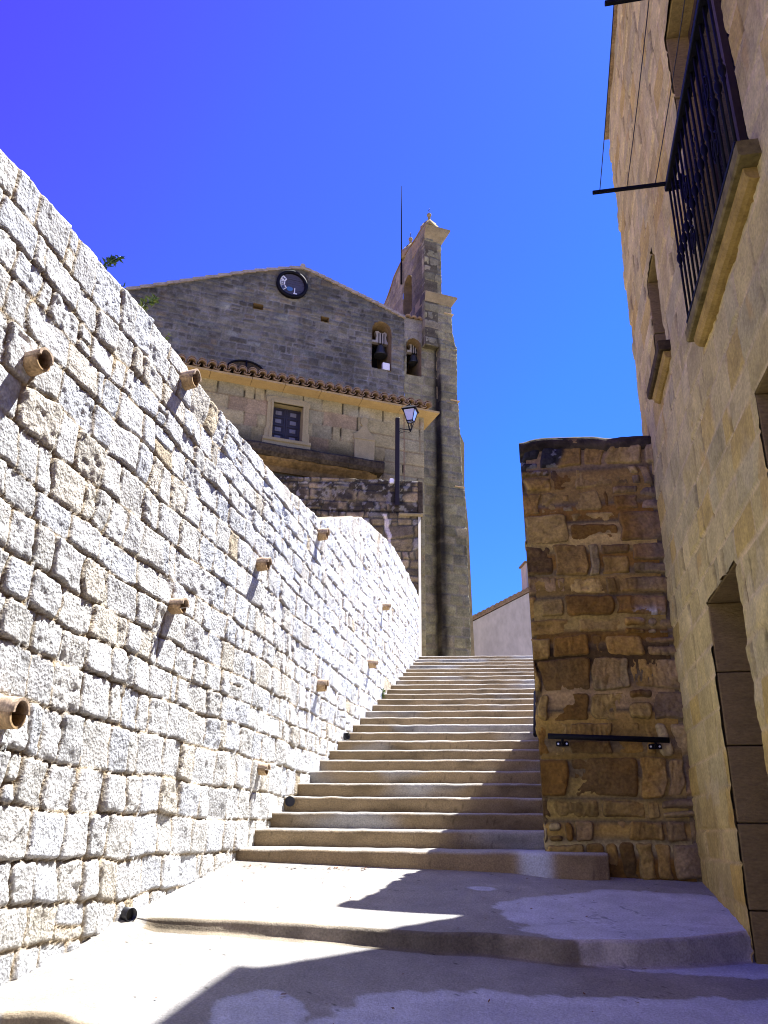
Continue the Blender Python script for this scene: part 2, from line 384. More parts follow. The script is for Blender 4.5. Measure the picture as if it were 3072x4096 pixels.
# ------------------------------------------------------------------ pavement
def build_pavement():
    xs = np.r_[np.linspace(-4.2, -2.1, 14), np.linspace(-2.05, 2.75, 250), np.linspace(2.8, 4.5, 10)]
    stepf = stepY(1)+.10-.10*np.clip(xs-1.2, 0, 1)*0
    c1 = curb1(xs)+.012*fbm(xs*3, xs*0, 5, 3); c2 = curb2(xs)+.012*fbm(xs*3, xs*0, 15, 3)
    rows = []                                   # (Y, Z) polylines from the far end to the near end
    def span(Ya, Yb, f, n):
        for i in range(n+1):
            y = Ya+(Yb-Ya)*i/n; rows.append((y, f(xs, y)))
    def edge(Yc, ftop, fbot, fade, rad=.03):    # worn kerb nose
        zt = ftop(xs, Yc); zb = fbot(xs, Yc-.02); zb = zt+(zb-zt)*fade
        for k in range(1, 7):
            a = k/6*pi/2; rr = np.minimum(rad, (zt-zb)*.45); rows.append((Yc-rr*sin(a)*.9, zt-rr*(1-cos(a))))
        for k in range(1, 6):
            q = k/5; rr = np.minimum(rad, (zt-zb)*.45); rows.append((Yc-rr*.9-.018*q, (zt-rr)+(zb-(zt-rr))*q))
    fade1 = ss(-1.62, -1.38, xs); fade2 = ss(-1.80, -1.62, xs)
    bA = np.full_like(xs, 9.0)
    span(bA, np.full_like(xs, 7.95), terrA, 2); span(np.full_like(xs, 7.94), c1+.0, terrA, 110)
    edge(c1, terrA, terrB, fade1)
    def blendB(x, y): return terrB(x, y)+(terrA(x, y)-terrB(x, y))*(1-fade1)*ss(5.2, 5.9, y)
    span(c1-.06, c2+.0, blendB, 80)
    edge(c2, blendB, terrC, fade2, .035)
    span(c2-.07, np.full_like(xs, 2.2), terrC, 30); span(np.full_like(xs, 2.15), np.full_like(xs, -9.0), terrC, 14)
    Y = np.stack([r[0] for r in rows], 1); Z = np.stack([r[1] for r in rows], 1); X = np.repeat(xs[:, None], Y.shape[1], 1)
    Z = Z+.006*fbm(X*1.3, Y*1.3, 77, 3)+.0025*fbm(X*9, Y*9, 78, 3)
    base = np.array([.285, .275, .262]); col = np.ones(X.shape+(3,))*base
    col *= (1+.16*fbm(X*.9, Y*.9, 81, 4)+.10*fbm(X*7, Y*7, 82, 3))[..., None]
    warm = ss(-.1, .5, fbm(X*.6+3, Y*.6, 84, 3)); col = col*(1-.16*warm[..., None]*np.array([.4, .7, 1.2]))
    def patch(cx, cy, rx, ry, sd, rot=0):       # pale mortar repairs with ragged edges
        c, s_ = cos(rot), sin(rot); dx, dy = X-cx, Y-cy; a = (dx*c+dy*s_)/rx; b2 = (-dx*s_+dy*c)/ry
        rr = np.hypot(a, b2)+.28*fbm(X*2.2, Y*2.2, sd, 3)+.12*fbm(X*9, Y*9, sd+4, 3)
        return ss(1.0, .93, rr), ss(.93, .72, rr)*ss(.55, .72, rr)
    pale = np.array([.50, .515, .585])
    for p in ((1.75, 6.30, .95, .62, 11, .12), (2.75, 5.8, .5, .7, 12, 0), (1.75, 5.70, 1.0, .28, 13, -.05), (1.0, 4.55, 1.3, .40, 14, .1), (2.2, 4.7, .5, .35, 15, 0), (.78, 6.9, .12, .09, 17, 0), (-.55, 4.45, .25, .35, 18, 0)):
        mk, rim = patch(*p)
        col = col*(1-mk[..., None])+(pale*(1-.10*(1-rim[..., None]))*(1+.06*fbm(X*6, Y*6, 90, 3)[..., None]))*mk[..., None]
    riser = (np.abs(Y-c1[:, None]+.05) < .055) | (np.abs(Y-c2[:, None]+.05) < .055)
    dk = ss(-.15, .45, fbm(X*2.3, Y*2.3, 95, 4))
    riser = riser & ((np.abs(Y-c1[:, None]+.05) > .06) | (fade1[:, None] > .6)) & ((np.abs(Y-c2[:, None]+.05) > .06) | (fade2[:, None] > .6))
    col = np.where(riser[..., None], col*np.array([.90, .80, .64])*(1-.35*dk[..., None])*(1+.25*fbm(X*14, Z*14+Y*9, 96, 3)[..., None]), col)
    # hairline cracks and grit
    cr = np.abs(fbm(X*1.1+40, Y*1.1, 61, 4)); crm = (cr < .004) & (fbm(X*.7, Y*.7, 66, 2) > .22)
    col = np.where(crm[..., None], col*.55, col)
    gr = (h2(np.floor(X*90), np.floor(Y*90), 8) > .9985); col = np.where(gr[..., None], col*.3, col)
    nu, nv = X.shape; idx = np.arange(nu*nv).reshape(nu, nv)
    F = np.stack([idx[:-1, :-1], idx[:-1, 1:], idx[1:, 1:], idx[1:, :-1]], -1).reshape(-1, 4)
    o = finish('pavement', np.stack([X, Y, Z], -1).reshape(-1, 3), F, M_conc, None, col=np.clip(col.reshape(-1, 3), .02, .8))
    o['kind'] = 'structure'
build_pavement()
def sheet(name, pts, mat, zdrop=None):
    o = finish(name, pts, [tuple(range(len(pts)))], mat, None, smooth=False); o['kind'] = 'structure'; return o
sheet('ground', [(-600, -600, -2.6), (600, -600, -2.6), (600, 600, -2.6), (-600, 600, -2.6)], M_earth)
mb = MB(); pz = stepZ(26)
wf = Fr((0, 0, 0), 90, 1)
mb.box(wf, -14, 40, -2.5, pz-.012, -70, -(stepY(26)+.10)); o = mb.build('plaza', M_earth); o['kind'] = 'structure'
mb = MB()                                      # earth held back by the long wall
mb.box(Fr((-1.30, 7.66, 0), 10.4, 1), -9, 5.6, -2.5, 3.1, -14, -.45); mb.box(Fr((-1.30, 7.66, 0), 10.4, 1), 5.62, 11.9, -2.5, 4.5, -14, -.45)
o = mb.build('hillside', M_earth); o['kind'] = 'structure'

# ------------------------------------------------------------------ staircase
stair = thing('stone_staircase', 'long pale concrete staircase climbing between the white stone wall and the dark stone pier', 'staircase', (0, stepY(1), stepZ(0)))
def build_step(k):
    phi = radians(8.5-4.5*k/26.0); R = np.random.RandomState(k+100)
    XL = -1.30+.1837*(stepY(k)-7.66)-.30; XR = 1.45+.1926*(stepY(k)-7.8)+(.35 if k > 1 else .44)
    if k > 13: XR += .6+(k-13)*.25
    xs = np.linspace(XL, XR, 200)
    y0 = stepY(k)-np.tan(phi)*xs+.008*fbm(xs*1.8+k*7, xs*0, 200+k, 3)+.007*fbm(xs*8+k, xs*0, 300+k, 3)
    if k == 1: y0 = y0-.05*np.exp(-((xs+1.35)/.12)**2)*-1-.13*ss(1.05, 1.45, xs)+.05*ss(1.72, 1.86, xs)
    zt = stepZ(k)+.004*fbm(xs*1.1+k*3, xs*0, 400+k, 3)+.005*fbm(xs*6+k*3, xs*0, 410+k, 3)
    rad = .038+.010*fbm(xs*2.5, xs*0+k, 500, 3)
    zb = stepZ(k-1)-.05 if k > 1 else terrA(xs, y0)-.12
    prof = [(.012+.004*0, None)]
    rowsY, rowsZ = [], []
    rowsY.append(y0+.014); rowsZ.append(zb+0*xs)
    for q in (.25, .5, .75): rowsY.append(y0+.012*(1-q)+.003*fbm(xs*8+q*9, xs*0+k, 600, 2)); rowsZ.append(zb+(zt-rad-zb)*q)
    for j in range(7):
        a = j/6*pi/2; rowsY.append(y0+rad*(1-cos(a))*1.15); rowsZ.append(zt-rad+rad*sin(a))
    nxt = ST_T+.09+.03
    for q in (.25, .5, .75, 1.0): rowsY.append(y0+rad+(nxt-.03)*q); rowsZ.append(zt+.010*q+.002*fbm(xs*6+q*5, xs*0+k*3, 700, 2))
    rowsY.append(y0+nxt); rowsZ.append(zb+0*xs)
    Y = np.stack(rowsY, 1); Z = np.stack(rowsZ, 1); X = np.repeat(xs[:, None], Y.shape[1], 1)
    nu, nv = X.shape; idx = np.arange(nu*nv).reshape(nu, nv)
    F = np.stack([idx[:-1, :-1], idx[1:, :-1], idx[1:, 1:], idx[:-1, 1:]], -1).reshape(-1, 4)
    V = np.stack([X, Y, Z], -1).reshape(-1, 3)
    # right and left end caps
    caps = []
    for e, fl in ((0, 1), (nu-1, 0)):
        r = idx[e]
        for j in range((nv-2)//2):
            q = [r[j], r[j+1], r[nv-2-j], r[nv-1-j]]
            if len(set(q)) == 4: caps.append(q[::-1] if not fl else q)
    F = np.concatenate([F, np.array(caps)])
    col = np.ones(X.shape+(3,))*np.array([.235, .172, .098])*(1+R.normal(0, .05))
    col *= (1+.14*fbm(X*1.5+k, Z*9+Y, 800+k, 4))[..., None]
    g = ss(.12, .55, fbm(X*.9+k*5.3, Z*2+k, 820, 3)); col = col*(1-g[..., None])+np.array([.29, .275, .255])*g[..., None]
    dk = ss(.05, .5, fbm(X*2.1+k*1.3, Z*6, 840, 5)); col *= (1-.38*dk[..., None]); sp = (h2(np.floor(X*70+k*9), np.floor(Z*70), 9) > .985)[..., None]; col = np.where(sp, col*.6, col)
    tr = np.zeros(X.shape); tr[:, 8:] = 1.0; tr[:, 7] = .6; tr[:, 6] = .15  # sunlit white of noses and treads painted in, paler than the shaded risers
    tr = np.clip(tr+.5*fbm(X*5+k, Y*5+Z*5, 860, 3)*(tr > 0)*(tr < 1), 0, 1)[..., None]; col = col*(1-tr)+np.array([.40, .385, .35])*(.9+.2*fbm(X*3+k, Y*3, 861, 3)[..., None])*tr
    if k == 1:
        pm = np.exp(-((X-1.28)/.13)**4); col = col*(1-pm[..., None])+np.array([.43, .445, .52])*pm[..., None]
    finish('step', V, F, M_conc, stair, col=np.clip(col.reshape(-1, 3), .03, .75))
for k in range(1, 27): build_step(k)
def pipe_mouth(p, d, r, ln, parent, name='drain_pipe', mat=None):
    mb = MB(); p = np.asarray(p, float); d = np.asarray(d, float); d /= np.linalg.norm(d)
    a = np.cross(d, [0, 0, 1.0]); a /= np.linalg.norm(a); b = np.cross(d, a); n = 18
    def rg(c, rr): return [p+d*c+rr*(cos(2*pi*k/n)*a+sin(2*pi*k/n)*b) for k in range(n)]
    mb.loft([rg(-ln, r), rg(0, r), rg(0, r*.88), rg(-.032, r*.86)], True, True, True)
    return mb.build(name, mat or M_pvc, parent)
q = ray(627, 1731); kY = stepY(4)+.13; q = q*kY/q[1]
pipe_mouth((q[0], kY-.045, q[2]), (.05, -1, 0), .052, .16, stair)

# ------------------------------------------------------------------ long white retaining wall
ST_L = dict(ch=(.175, .28), sw=(.17, .40), small=.15, gap=(.001, .004), rad=(.008, .040), roll=(.008, .018), depth=.019, off=(-.009, .011), tilt=.05, lump=(.010, 7.0), pit=(.012, 28.0), chip=.006,
            wob=(.034, 2.6), wave=.035, lean=.05, split=.04, pal=[((.565, .565, .56), 8), ((.555, .545, .52), 3), ((.54, .505, .44), 1.2), ((.45, .38, .27), .15), ((.545, .56, .585), 3)], var=.06, cn=.55, joint=(.32, .25, .165))
top_px = [(0, 315), (65, 385), (150, 480), (230, 578), (300, 655), (365, 735), (440, 845), (520, 940), (600, 1032), (650, 1080), (690, 1121), (712, 1118), (760, 1115), (785, 1118), (850, 1180), (880, 1235), (905, 1290)]
TP = np.array([LW.px(*q) for q in top_px])
TU = np.r_[-12, -6, TP[:, 0]]; TV = np.r_[3.35, 3.4, TP[:, 1]]
UEND = 11.98
def wall_top(u): return np.interp(u, TU, TV)+.022*fbm(u*3.2, u*0+2, 901, 3)
def wall_bot(u):
    p = LW.P(u, np.zeros_like(u)); x, y = p[:, 0], p[:, 1]
    zA = np.where(y > 5.9, terrA(x, y), np.where(y > 4.32, terrB(x, y), terrC(x, y)))
    k = np.floor((y-ST_D0)/ST_T); zs = np.where(k >= 1, k*RISE-ST_H, zA)
    return np.minimum(zA, zs)-.25*(k < 1)-.3*(k >= 1)+np.where(k >= 1, zs-np.minimum(zA, zs), 0)
us = [-12.0]
while us[-1] < UEND:
    d = np.hypot(us[-1]+7.76, 2.66) if us[-1] > -6.5 else 12
    us.append(us[-1]+np.clip(.0026*d+.0012*max(0, d-6), .010, .05))
us = np.array(us); us[-1] = UEND
def tintL(U, V, col, d):
    y = ss(.35, .75, fbm(U*.9+2, V*1.3, 911, 3)); col = col*(1-y[..., None]*np.array([.06, .14, .28]))
    return col
wall = thing('retaining_wall', 'long retaining wall of white squared limestone blocks with clay drain spouts, in full sun beside the stairs', 'stone wall', LW.P(2.0, 0.5))
masonry('masonry', LW, us, np.linspace(0, 1, 330), ST_L, 21, M_lime, wall, wall_bot, wall_top, norm=True, thick=.5, tint=tintL, capped=True)
# clay spouts: two curved tiles, one over the other
def spout(x, y, L_=.15, r=.085, sq=.85, seed=0):
    R = random.Random(seed); u, v = LW.px(x, y, .02)
    par = None
    for part in (0, 1):
        mb = MB(); n = 11; rings = []
        for c, f in ((-.18, 1.08), (0, 1.04), (L_*.5, 1.0), (L_+(.025 if part == 0 else 0), .96)):
            ang = [radians(a) for a in np.linspace(-8, 188, n)] if part == 0 else [radians(a) for a in np.linspace(172, 368, n)]
            o_ = [(f*r*cos(a), f*r*sq*sin(a)*(1.0 if part == 0 else .95)) for a in ang]
            i_ = [(f*(r-.016)*cos(a), f*(r-.016)*sq*sin(a)) for a in ang[::-1]]
            dz = -.10*max(c, 0)+(.006 if part == 0 else -.012)
            rings.append([LW.P(u+a+R.uniform(-.002, .002)-.42*max(c, 0), v+b2+dz, c) for a, b2 in o_+i_])
        mb.loft(rings, True, True, True)
        if part == 0: par = mb.build('drain_spout', M_terr, wall)
        else: mb.build('lower_tile', M_terr2, par)
for i, q in enumerate([(72, 786, .16, .095), (402, 823, .17, .10), (14, 1538, .17, .098), (378, 1309, .15, .088), (563, 1219, .16, .088), (692, 1155, .17, .095), (829, 1311, .18, .095), (800, 1434, .17, .095), (690, 1480, .16, .092), (563, 1660, .13, .085)]):
    spout(q[0], q[1], q[2]*.72, q[3]*.74, sq=.78+.12*(i % 3), seed=i)
u, v = LW.px(276, 1976, .05); pipe_mouth(LW.P(u, v, .075), (.75, -.65, 0), .042, .18, wall)
u, v = LW.px(746, 1590, .03); pipe_mouth(LW.P(u, v, .06), (.6, -.8, 0), .05, .16, wall)

# ------------------------------------------------------------------ stone pier beside the house
ST_P = dict(ch=(.15, .33), sw=(.15, .50), small=.3, gap=(.002, .010), rad=(.015, .05), roll=(.014, .040), depth=.038, off=(-.022, .022), tilt=.07, lump=(.020, 5.5), pit=(.012, 22.0),
            wob=(.038, 2.6), wave=.08, lean=.05, split=.15, pal=[((.30, .19, .05), 4), ((.36, .25, .075), 3), ((.20, .105, .02), 2.4), ((.36, .285, .13), 1.6), ((.10, .062, .022), 1.6), ((.28, .19, .085), .7)], var=.16, cn=.9, joint=(.15, .112, .058), chip=.010)
pier = thing('stone_pier', 'tall rough pier of brown rubble stone with a black lichen top, built against the house', 'pier', PF.P(.6, -.3, 0))
pl0, pt0 = PF.px(1129, 957); pr_, pt1 = PF.px(1408, 957)
def tintP(U, V, col, d):
    li = ss(.14, -.04, (pt0-V)-.30*ss(.50, .30, U)+.16*fbm(U*4, V*4, 921, 4)); k = li[..., None]
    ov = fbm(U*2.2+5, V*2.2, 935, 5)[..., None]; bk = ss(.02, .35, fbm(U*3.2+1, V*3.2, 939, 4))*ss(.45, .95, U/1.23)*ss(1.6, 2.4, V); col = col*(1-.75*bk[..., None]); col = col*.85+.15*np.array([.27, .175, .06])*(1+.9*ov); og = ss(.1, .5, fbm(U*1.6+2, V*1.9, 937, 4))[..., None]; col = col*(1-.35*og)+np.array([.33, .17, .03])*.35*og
    spots = (fbm(U*16, V*16, 923, 3) > .35)[..., None]
    col = col*(1-k)+np.where(spots, .16, .03)*k
    mo = ss(.75, .95, U/1.2+.10*fbm(U*3, V*3, 925, 3)); col = col*(1-.35*mo[..., None])+np.array([.27, .22, .15])*.35*mo[..., None]
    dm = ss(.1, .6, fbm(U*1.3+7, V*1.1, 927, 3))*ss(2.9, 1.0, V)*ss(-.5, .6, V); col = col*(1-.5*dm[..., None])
    wm = np.exp(-((U-1.02)/.10)**2-((V-1.86)/.05)**2)*(fbm(U*14, V*14, 929, 3) > -.1); col = col*(1-wm[..., None])+np.array([.5, .5, .5])*wm[..., None]
    return col
def ptop(u): return np.interp(u, [-.05, .15, .5, .9, 1.25], [pt0-.02, pt0+.02, pt0, pt0-.03, pt0-.05])+.02*fbm(u*6, u*0, 931, 3)
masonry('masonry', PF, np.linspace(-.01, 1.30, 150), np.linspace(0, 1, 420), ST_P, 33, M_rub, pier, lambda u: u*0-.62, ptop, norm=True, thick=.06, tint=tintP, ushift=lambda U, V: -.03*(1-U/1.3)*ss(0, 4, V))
pprof_u = [0, .04, 1.11, 2.65, 4.64, 5.5]; pprof_v = [pt0-.01, pt0-.04, 2.93, 2.42, 1.80, 1.40]
def pstop(u): return np.interp(u, pprof_u, pprof_v)+.004*fbm(u*6, u*0, 941, 2)
def psbot(u): return -.4+.30*u
masonry('flank_masonry', PS, np.linspace(.02, 5.5, 130), np.linspace(0, 1, 110), ST_P, 35, M_rub, pier, psbot, pstop, norm=True, thick=1.18)
mb = MB()                                      # mortared cap with a rounded front
prof = []
def cap_ring(u):
    z = ptop(np.array([u]))[0]
    return [PF.P(u, z+b2, c) for c, b2 in ((.015, -.10), (.03, -.05), (.02, -.005), (-.03, .03), (-.08, .02), (-.14, -.06), (-.14, -.14), (-.05, -.14))]
mb.loft([cap_ring(u) for u in np.linspace(-.045, 1.24, 24)], True, True, True); mb.build('cap', M_ledge, pier)

# hand rails
rail = thing('handrail', 'short black iron handrail bolted flat across the front of the brown stone pier', 'handrail', PF.P(.6, .9, .1))
a0, b0 = PF.px(1183, 1590, .09); a1, b1 = PF.px(1446, 1599, .09)
mb = MB(); mb.tube([PF.P(a0, b0, .09), PF.P((a0+a1)/2, (b0+b1)/2, .09), PF.P(a1, b1, .09)], .024, 12); mb.build('rail', M_iron, rail)
for x, y in ((1215, 1607), (1415, 1613)):
    a, b = PF.px(x, y, .02); mb = MB(); mb.box(PF, a-.055, a+.055, b-.022, b+.022, .012, .03, .006); mb.tube([PF.P(a, b, .03), PF.P(a, b+.01, .085), PF.P(a, b+.06, .09)], .011, 8)
    br = mb.build('bracket', M_iron, rail)
    for s_ in (-1, 1):
        mb = MB(); mb.tube([PF.P(a+s_*.036, b, .028), PF.P(a+s_*.036, b, .042)], .0085, 8); mb.build('bolt', M_bolt, br)
rail2 = thing('handrail', 'dark blue black stair handrail seen end-on along the left flank of the stone pier', 'handrail', PS.P(.8, .9, .1))
mb = MB(); p1 = ray(1157, 1587); p1 = p1*(8.35/p1[1])
p2 = p1+np.array([.19*2.2, .98*2.2, .34*2.2]); mb.tube([p1, (p1+p2)/2, p2], .024, 12); mb.build('rail', M_iron, rail2)
for f in (.12, .85):
    mb = MB(); q = p1+(p2-p1)*f; mb.tube([q, q+[0.01, 0, -.06], q-PS.n*.16+[0, 0, -.07]], .010, 8); mb.build('bracket', M_iron, rail2)

# ------------------------------------------------------------------ house on the right
ST_H2 = dict(ch=(.20, .29), sw=(.24, .62), small=.15, gap=(.003, .008), rad=(.008, .02), roll=(.010, .02), depth=.014, off=(-.006, .007), tilt=.014, lump=(.008, 3.5), pit=(.007, 20.0),
             wob=(.010, 2.0), wave=.02, lean=.01, pal=[((.48, .385, .145), 5), ((.51, .415, .17), 4), ((.48, .355, .105), 2), ((.44, .37, .16), 2)], var=.06, cn=.5, joint=(.56, .44, .22), dash=1)
house = thing('stone_house', 'tall sandstone house in shade with chiselled blocks, deep openings and an iron balcony rail', 'house', HF.P(-2, -.8, 0))
EAVE = 7.93; HU = .285
OPEN = [(-2.75, -1.74, -.95, 1.53, 0), (-1.52, -1.00, 3.705, 4.81, 0), (-4.30, -3.01, 3.12, 5.52, 0), (-4.70, -3.66, 1.20, 2.16, 0)]
hu = np.r_[np.arange(-14, -5.2, .3), np.arange(-5.2, -3.6, .020), np.arange(-3.6, HU, .018), HU]
hv = np.r_[np.arange(-1.5, EAVE, .020), EAVE]
def tintH(U, V, col, d):
    s1 = ss(.30, .62, fbm(U*1.1+4, V*.5, 951, 4)); col = col*(1-.16*s1[..., None]*np.array([.5, .8, 1.2]))
    pl = ss(.38, .5, fbm(U*2.4, V*2.4+5, 953, 4))*ss(3.2, .6, V); col = col*(1-.55*pl[..., None])+np.array([.52, .44, .24])*.55*pl[..., None]
    og = ss(.52, .62, fbm(U*3.1+8, V*2.2, 955, 3)); col = col*(1-.4*og[..., None])+np.array([.45, .27, .06])*.4*og[..., None]
    bs = ss(.9, -.7, V+.4*fbm(U*2, V*2, 957, 3)); return col*(1-.22*bs[..., None]*np.array([.6, 1, 1.3]))
masonry('wall', HF, hu, hv, ST_H2, 43, M_ash, house, holes=OPEN, thick=.32, tint=tintH)
mb = MB(); mb.box(HF, -14, HU-.02, -1.5, EAVE-.02, -6.0, -.78); mb.build('rear_wall', M_ash if False else M_trim, house)
GF = Fr(HF.P(HU-.004, 0, 0), 100.9, -1)
mb = MB(); mb.box(HF, HU-.30, HU-.012, -1.5, EAVE-.02, -.77, -.34); mb.build('end_wall', M_trim, house)
def opening(i, dep, name, sill=False, jambs=5):
    a0, a1, b0, b1, _ = OPEN[i]; rm = []
    # jamb stones as separate courses with open beds
    mb = MB(); n = jambs; zz = np.linspace(b0, b1, n+1)+np.r_[0, np.random.RandomState(i).uniform(-.05, .05, n-1), 0]
    for k in range(n):
        for (s0, s1) in ((a1-.002, a1+.16), (a0-.16, a0+.002)):
            mb.box(HF, s0, s1, zz[k]+.004, zz[k+1]-.004, -dep, -.012+random.uniform(-.003, .001), .006)
    mb.box(HF, a0-.15, a1+.15, b1-.002, b1+.25, -dep, -.014, .006)
    mb.box(HF, a0-.15, a1+.15, b0-.2, b0+.002, -dep, -.014, .006)
    rv = mb.build('window_reveal' if name != 'door' else 'door_reveal', M_jamb, house)
    mb = MB()
    if name == 'door':
        mb.box(HF, a0, a1, b0, b1, -dep-.06, -dep+.002)
        for k in range(7):
            q = a0+(a1-a0)*k/7; mb.box(HF, q+.006, q+(a1-a0)/7-.006, b0+.02, b1-.02, -dep+.003, -dep+.018)
        mb.build('door', M_woodd, house)
    else:
        mb.box(HF, a0, a1, b0, b1, -dep-.06, -dep+.002); pn = mb.build('window_pane', M_pane, house)
        mb = MB()
        for q in (a0, (a0+a1)/2-.03, a1-.06): mb.box(HF, q, q+.06, b0+.001, b1-.001, -dep+.004, -dep+.045)
        for q in (b0, b1-.07): mb.box(HF, a0+.061, a1-.061, q, q+.07, -dep+.005, -dep+.043)
        mb.build('window_frame', M_woodd, house)
opening(0, .30, 'door', jambs=5); opening(1, .30, 'win', jambs=2); opening(2, .21, 'win', jambs=4); opening(3, .30, 'win', jambs=2)
mb = MB(); mb.extr(HF, -1.77, -.93, [(-.02, 3.70), (.10, 3.70), (.105, 3.69), (.10, 3.625), (.085, 3.615), (-.02, 3.615)]); sl_ = mb.build('window_sill', M_sill, house)
mb = MB(); mb.extr(HF, -1.74, -.96, [(-.02, 3.614), (.065, 3.614), (.05, 3.57), (.02, 3.55), (-.02, 3.55)]); mb.build('sill_moulding', M_slab, sl_)
mb = MB(); mb.extr(HF, -4.45, -2.80, [(-.03, 3.117), (.10, 3.117), (.107, 3.105), (.105, 3.04), (.095, 3.028), (-.03, 3.028)], steps=8); sl_ = mb.build('balcony_slab', M_sill2, house)
mb = MB(); mb.extr(HF, -4.36, -2.84, [(-.03, 3.027), (.068, 3.027), (.062, 2.99), (.045, 2.968), (.02, 2.96), (-.03, 2.96)], steps=8); mb.build('slab_moulding', M_slab, sl_)
# railing
RZ0, RZ1 = 3.155, 4.27; RC = .085
A0, A1 = -4.40, -2.84
mb = MB(); mb.box(HF, A0, A1, RZ1-.022, RZ1+.022, RC-.030, RC+.030, .005); mb.box(HF, A0, A1, RZ0-.01, RZ0+.012, RC-.014, RC+.014, .004)
for a in (A0+.012, A1-.012): mb.box(HF, a-.010, a+.010, RZ1-.014, RZ1+.014, -.02, RC-.031)
for a in (A0+.03, A1-.03):
    mb.box(HF, a-.012, a+.012, 3.118, RZ0-.011, RC-.012, RC+.012)
rl = mb.build('balcony_railing', M_iron, house)
nb = 15
for i in range(nb):
    a = A0+.02+(A1-A0-.04)*i/(nb-1); mb = MB(); zk = RZ0+.50
    pr = [(.0085, RZ0+.012), (.0085, zk-.08), (.013, zk-.06), (.008, zk-.045), (.021, zk-.012), (.021, zk+.012), (.008, zk+.045), (.013, zk+.06), (.0085, zk+.08), (.0085, RZ1-.021)]
    mb.lathe(HF.P(a, 0, RC), pr, 8); mb.build('bar', M_iron, rl)
mb = MB()
for c in np.linspace(A0+.35, A1-.45, 3):        # scroll panels between the bars
    for s_ in (-1, 1):
        for z0 in (RZ0+.30, RZ0+.70):
            pts = [HF.P(c+s_*(.02+.05*(1-k/22)*abs(sin(k*.35))), z0+.10*cos(k*.35)*(1-k/30), RC) for k in range(22)]
            mb = MB(); mb.tube(pts, .005, 6); mb.build('scroll', M_iron, rl)
# roof and tile ends
mb = MB(); n = int((HU+14.2)/.24)
mb.extr(Fr(HF.P(0, 0, 0), 10.9, -1), -14.1, HU+.10, [(.035, EAVE+.001), (.035, EAVE+.045), (-6.4, EAVE+1.95), (-6.4, EAVE+1.85), (-.3, EAVE+.0005), (-.2, EAVE+.0005)])
for i in range(n):
    a = HU+.02-i*.24; rings = []
    for c, z in ((.025, EAVE+.042), (-.4, EAVE+.17), (-1.2, EAVE+.42)):
        o_ = [(.075*cos(q), .028*sin(q)) for q in np.linspace(0, pi, 8)]; rings.append([HF.P(a+x, z+y-.012, c) for x, y in o_]+[HF.P(a+x*.8, z+y*.75-.012, c) for x, y in o_[::-1]])
    mb.loft(rings, True, True, True)
mb.build('tile_roof', M_tile, house)
# clothes lines strung between two arms
ARM_S = -2.80; zA_ = None
_, zA_ = HF.px(1444, 411, RC)
p_tip = onz(1283, 416, zA_); c_tip = float((p_tip-HF.o)@HF.n)
p_n = onz(1304, 8, zA_); sN = float((p_n-HF.o)@HF.u); sF = float((onz(1283, 416, zA_)-HF.o)@HF.u)
line = thing('clothes_line', 'black clothes line of three wires strung between two iron arms beside the balcony rail', 'clothes line', HF.P(sF, zA_-.0, .3))
for s_ in (sF, sN):
    mb = MB(); mb.box(HF, s_-.012, s_+.012, zA_-.012, zA_+.012, .0, c_tip+.01, .003); mb.box(HF, s_-.018, s_+.018, zA_-.06, zA_+.06, .001, .012); mb.build('arm', M_iron, line)
for f in (.93, .62, .30):
    mb = MB(); c = c_tip*f; pts = [HF.P(sF+(sN-sF)*q, zA_+.014-.02*4*q*(1-q), c) for q in np.linspace(0, 1, 9)]; mb.tube(pts, .0030, 6); mb.build('wire', M_wire, line)

# ------------------------------------------------------------------ church
CA = Fr((1.6, 22.5, 0), 70, 1)
GC, TC = -2.6, -2.35
PLZ = stepZ(26)-.3
church = thing('church', 'old stone church with a worn round clock, tiled side chapel and narrow bell gable', 'church', CA.P(-3, PLZ, -1))
PAL_G = [((.145, .125, .095), 5), ((.19, .165, .125), 4), ((.105, .09, .072), 2), ((.215, .165, .115), 1.3), ((.20, .19, .165), 1.2)]
PAL_G = [((c[0]*.78+.020, c[1]*.85+.020, c[2]*.80+.018), w_) for c, w_ in PAL_G]
ST_G = dict(ch=(.16, .29), sw=(.20, .58), small=.2, gap=(.008, .028), rad=(.015, .06), roll=(.02, .05), depth=.03, off=(-.014, .014), tilt=.03, lump=(.015, 4.0), pit=(.010, 14.0),
            wob=(.030, 2.2), wave=.06, lean=.03, split=.12, pal=PAL_G, var=.10, cn=.6, joint=(.185, .18, .155))
ST_TW = dict(ST_G); ST_TW.update(pal=[((.19, .178, .105), 4), ((.22, .205, .118), 4), ((.16, .152, .105), 2), ((.225, .20, .13), 1)], ch=(.28, .40), sw=(.35, .80), wave=.015, wob=(.015, 2.0), split=.03, joint=(.20, .18, .125), depth=.022)
ST_A = dict(ST_H2); ST_A.update(pal=[((.285, .245, .125), 5), ((.31, .265, .14), 4), ((.26, .235, .14), 2), ((.27, .205, .12), .7)], ch=(.36, .48), sw=(.45, 1.1), joint=(.22, .17, .085), gap=(.007, .014), cn=.25, pit=(.004, 10.0))
gp = [(273, 628), (414, 607), (539, 589), (633, 581), (653, 581), (684, 594), (737, 620), (825, 663), (872, 688)]
GU = np.array([CA.px(x, y, GC) for x, y in gp]); s0 = (GU[1, 1]-GU[0, 1])/(GU[1, 0]-GU[0, 0])
GPU = np.r_[GU[0, 0]-4, GU[:, 0]]; GPV = np.r_[GU[0, 1]-4*s0, GU[:, 1]]
uB = CA.px(873.5, 740, GC)[0]
def gtop(u): return np.interp(u, GPU, GPV)+.015*fbm(u*5, u*0, 961, 2)
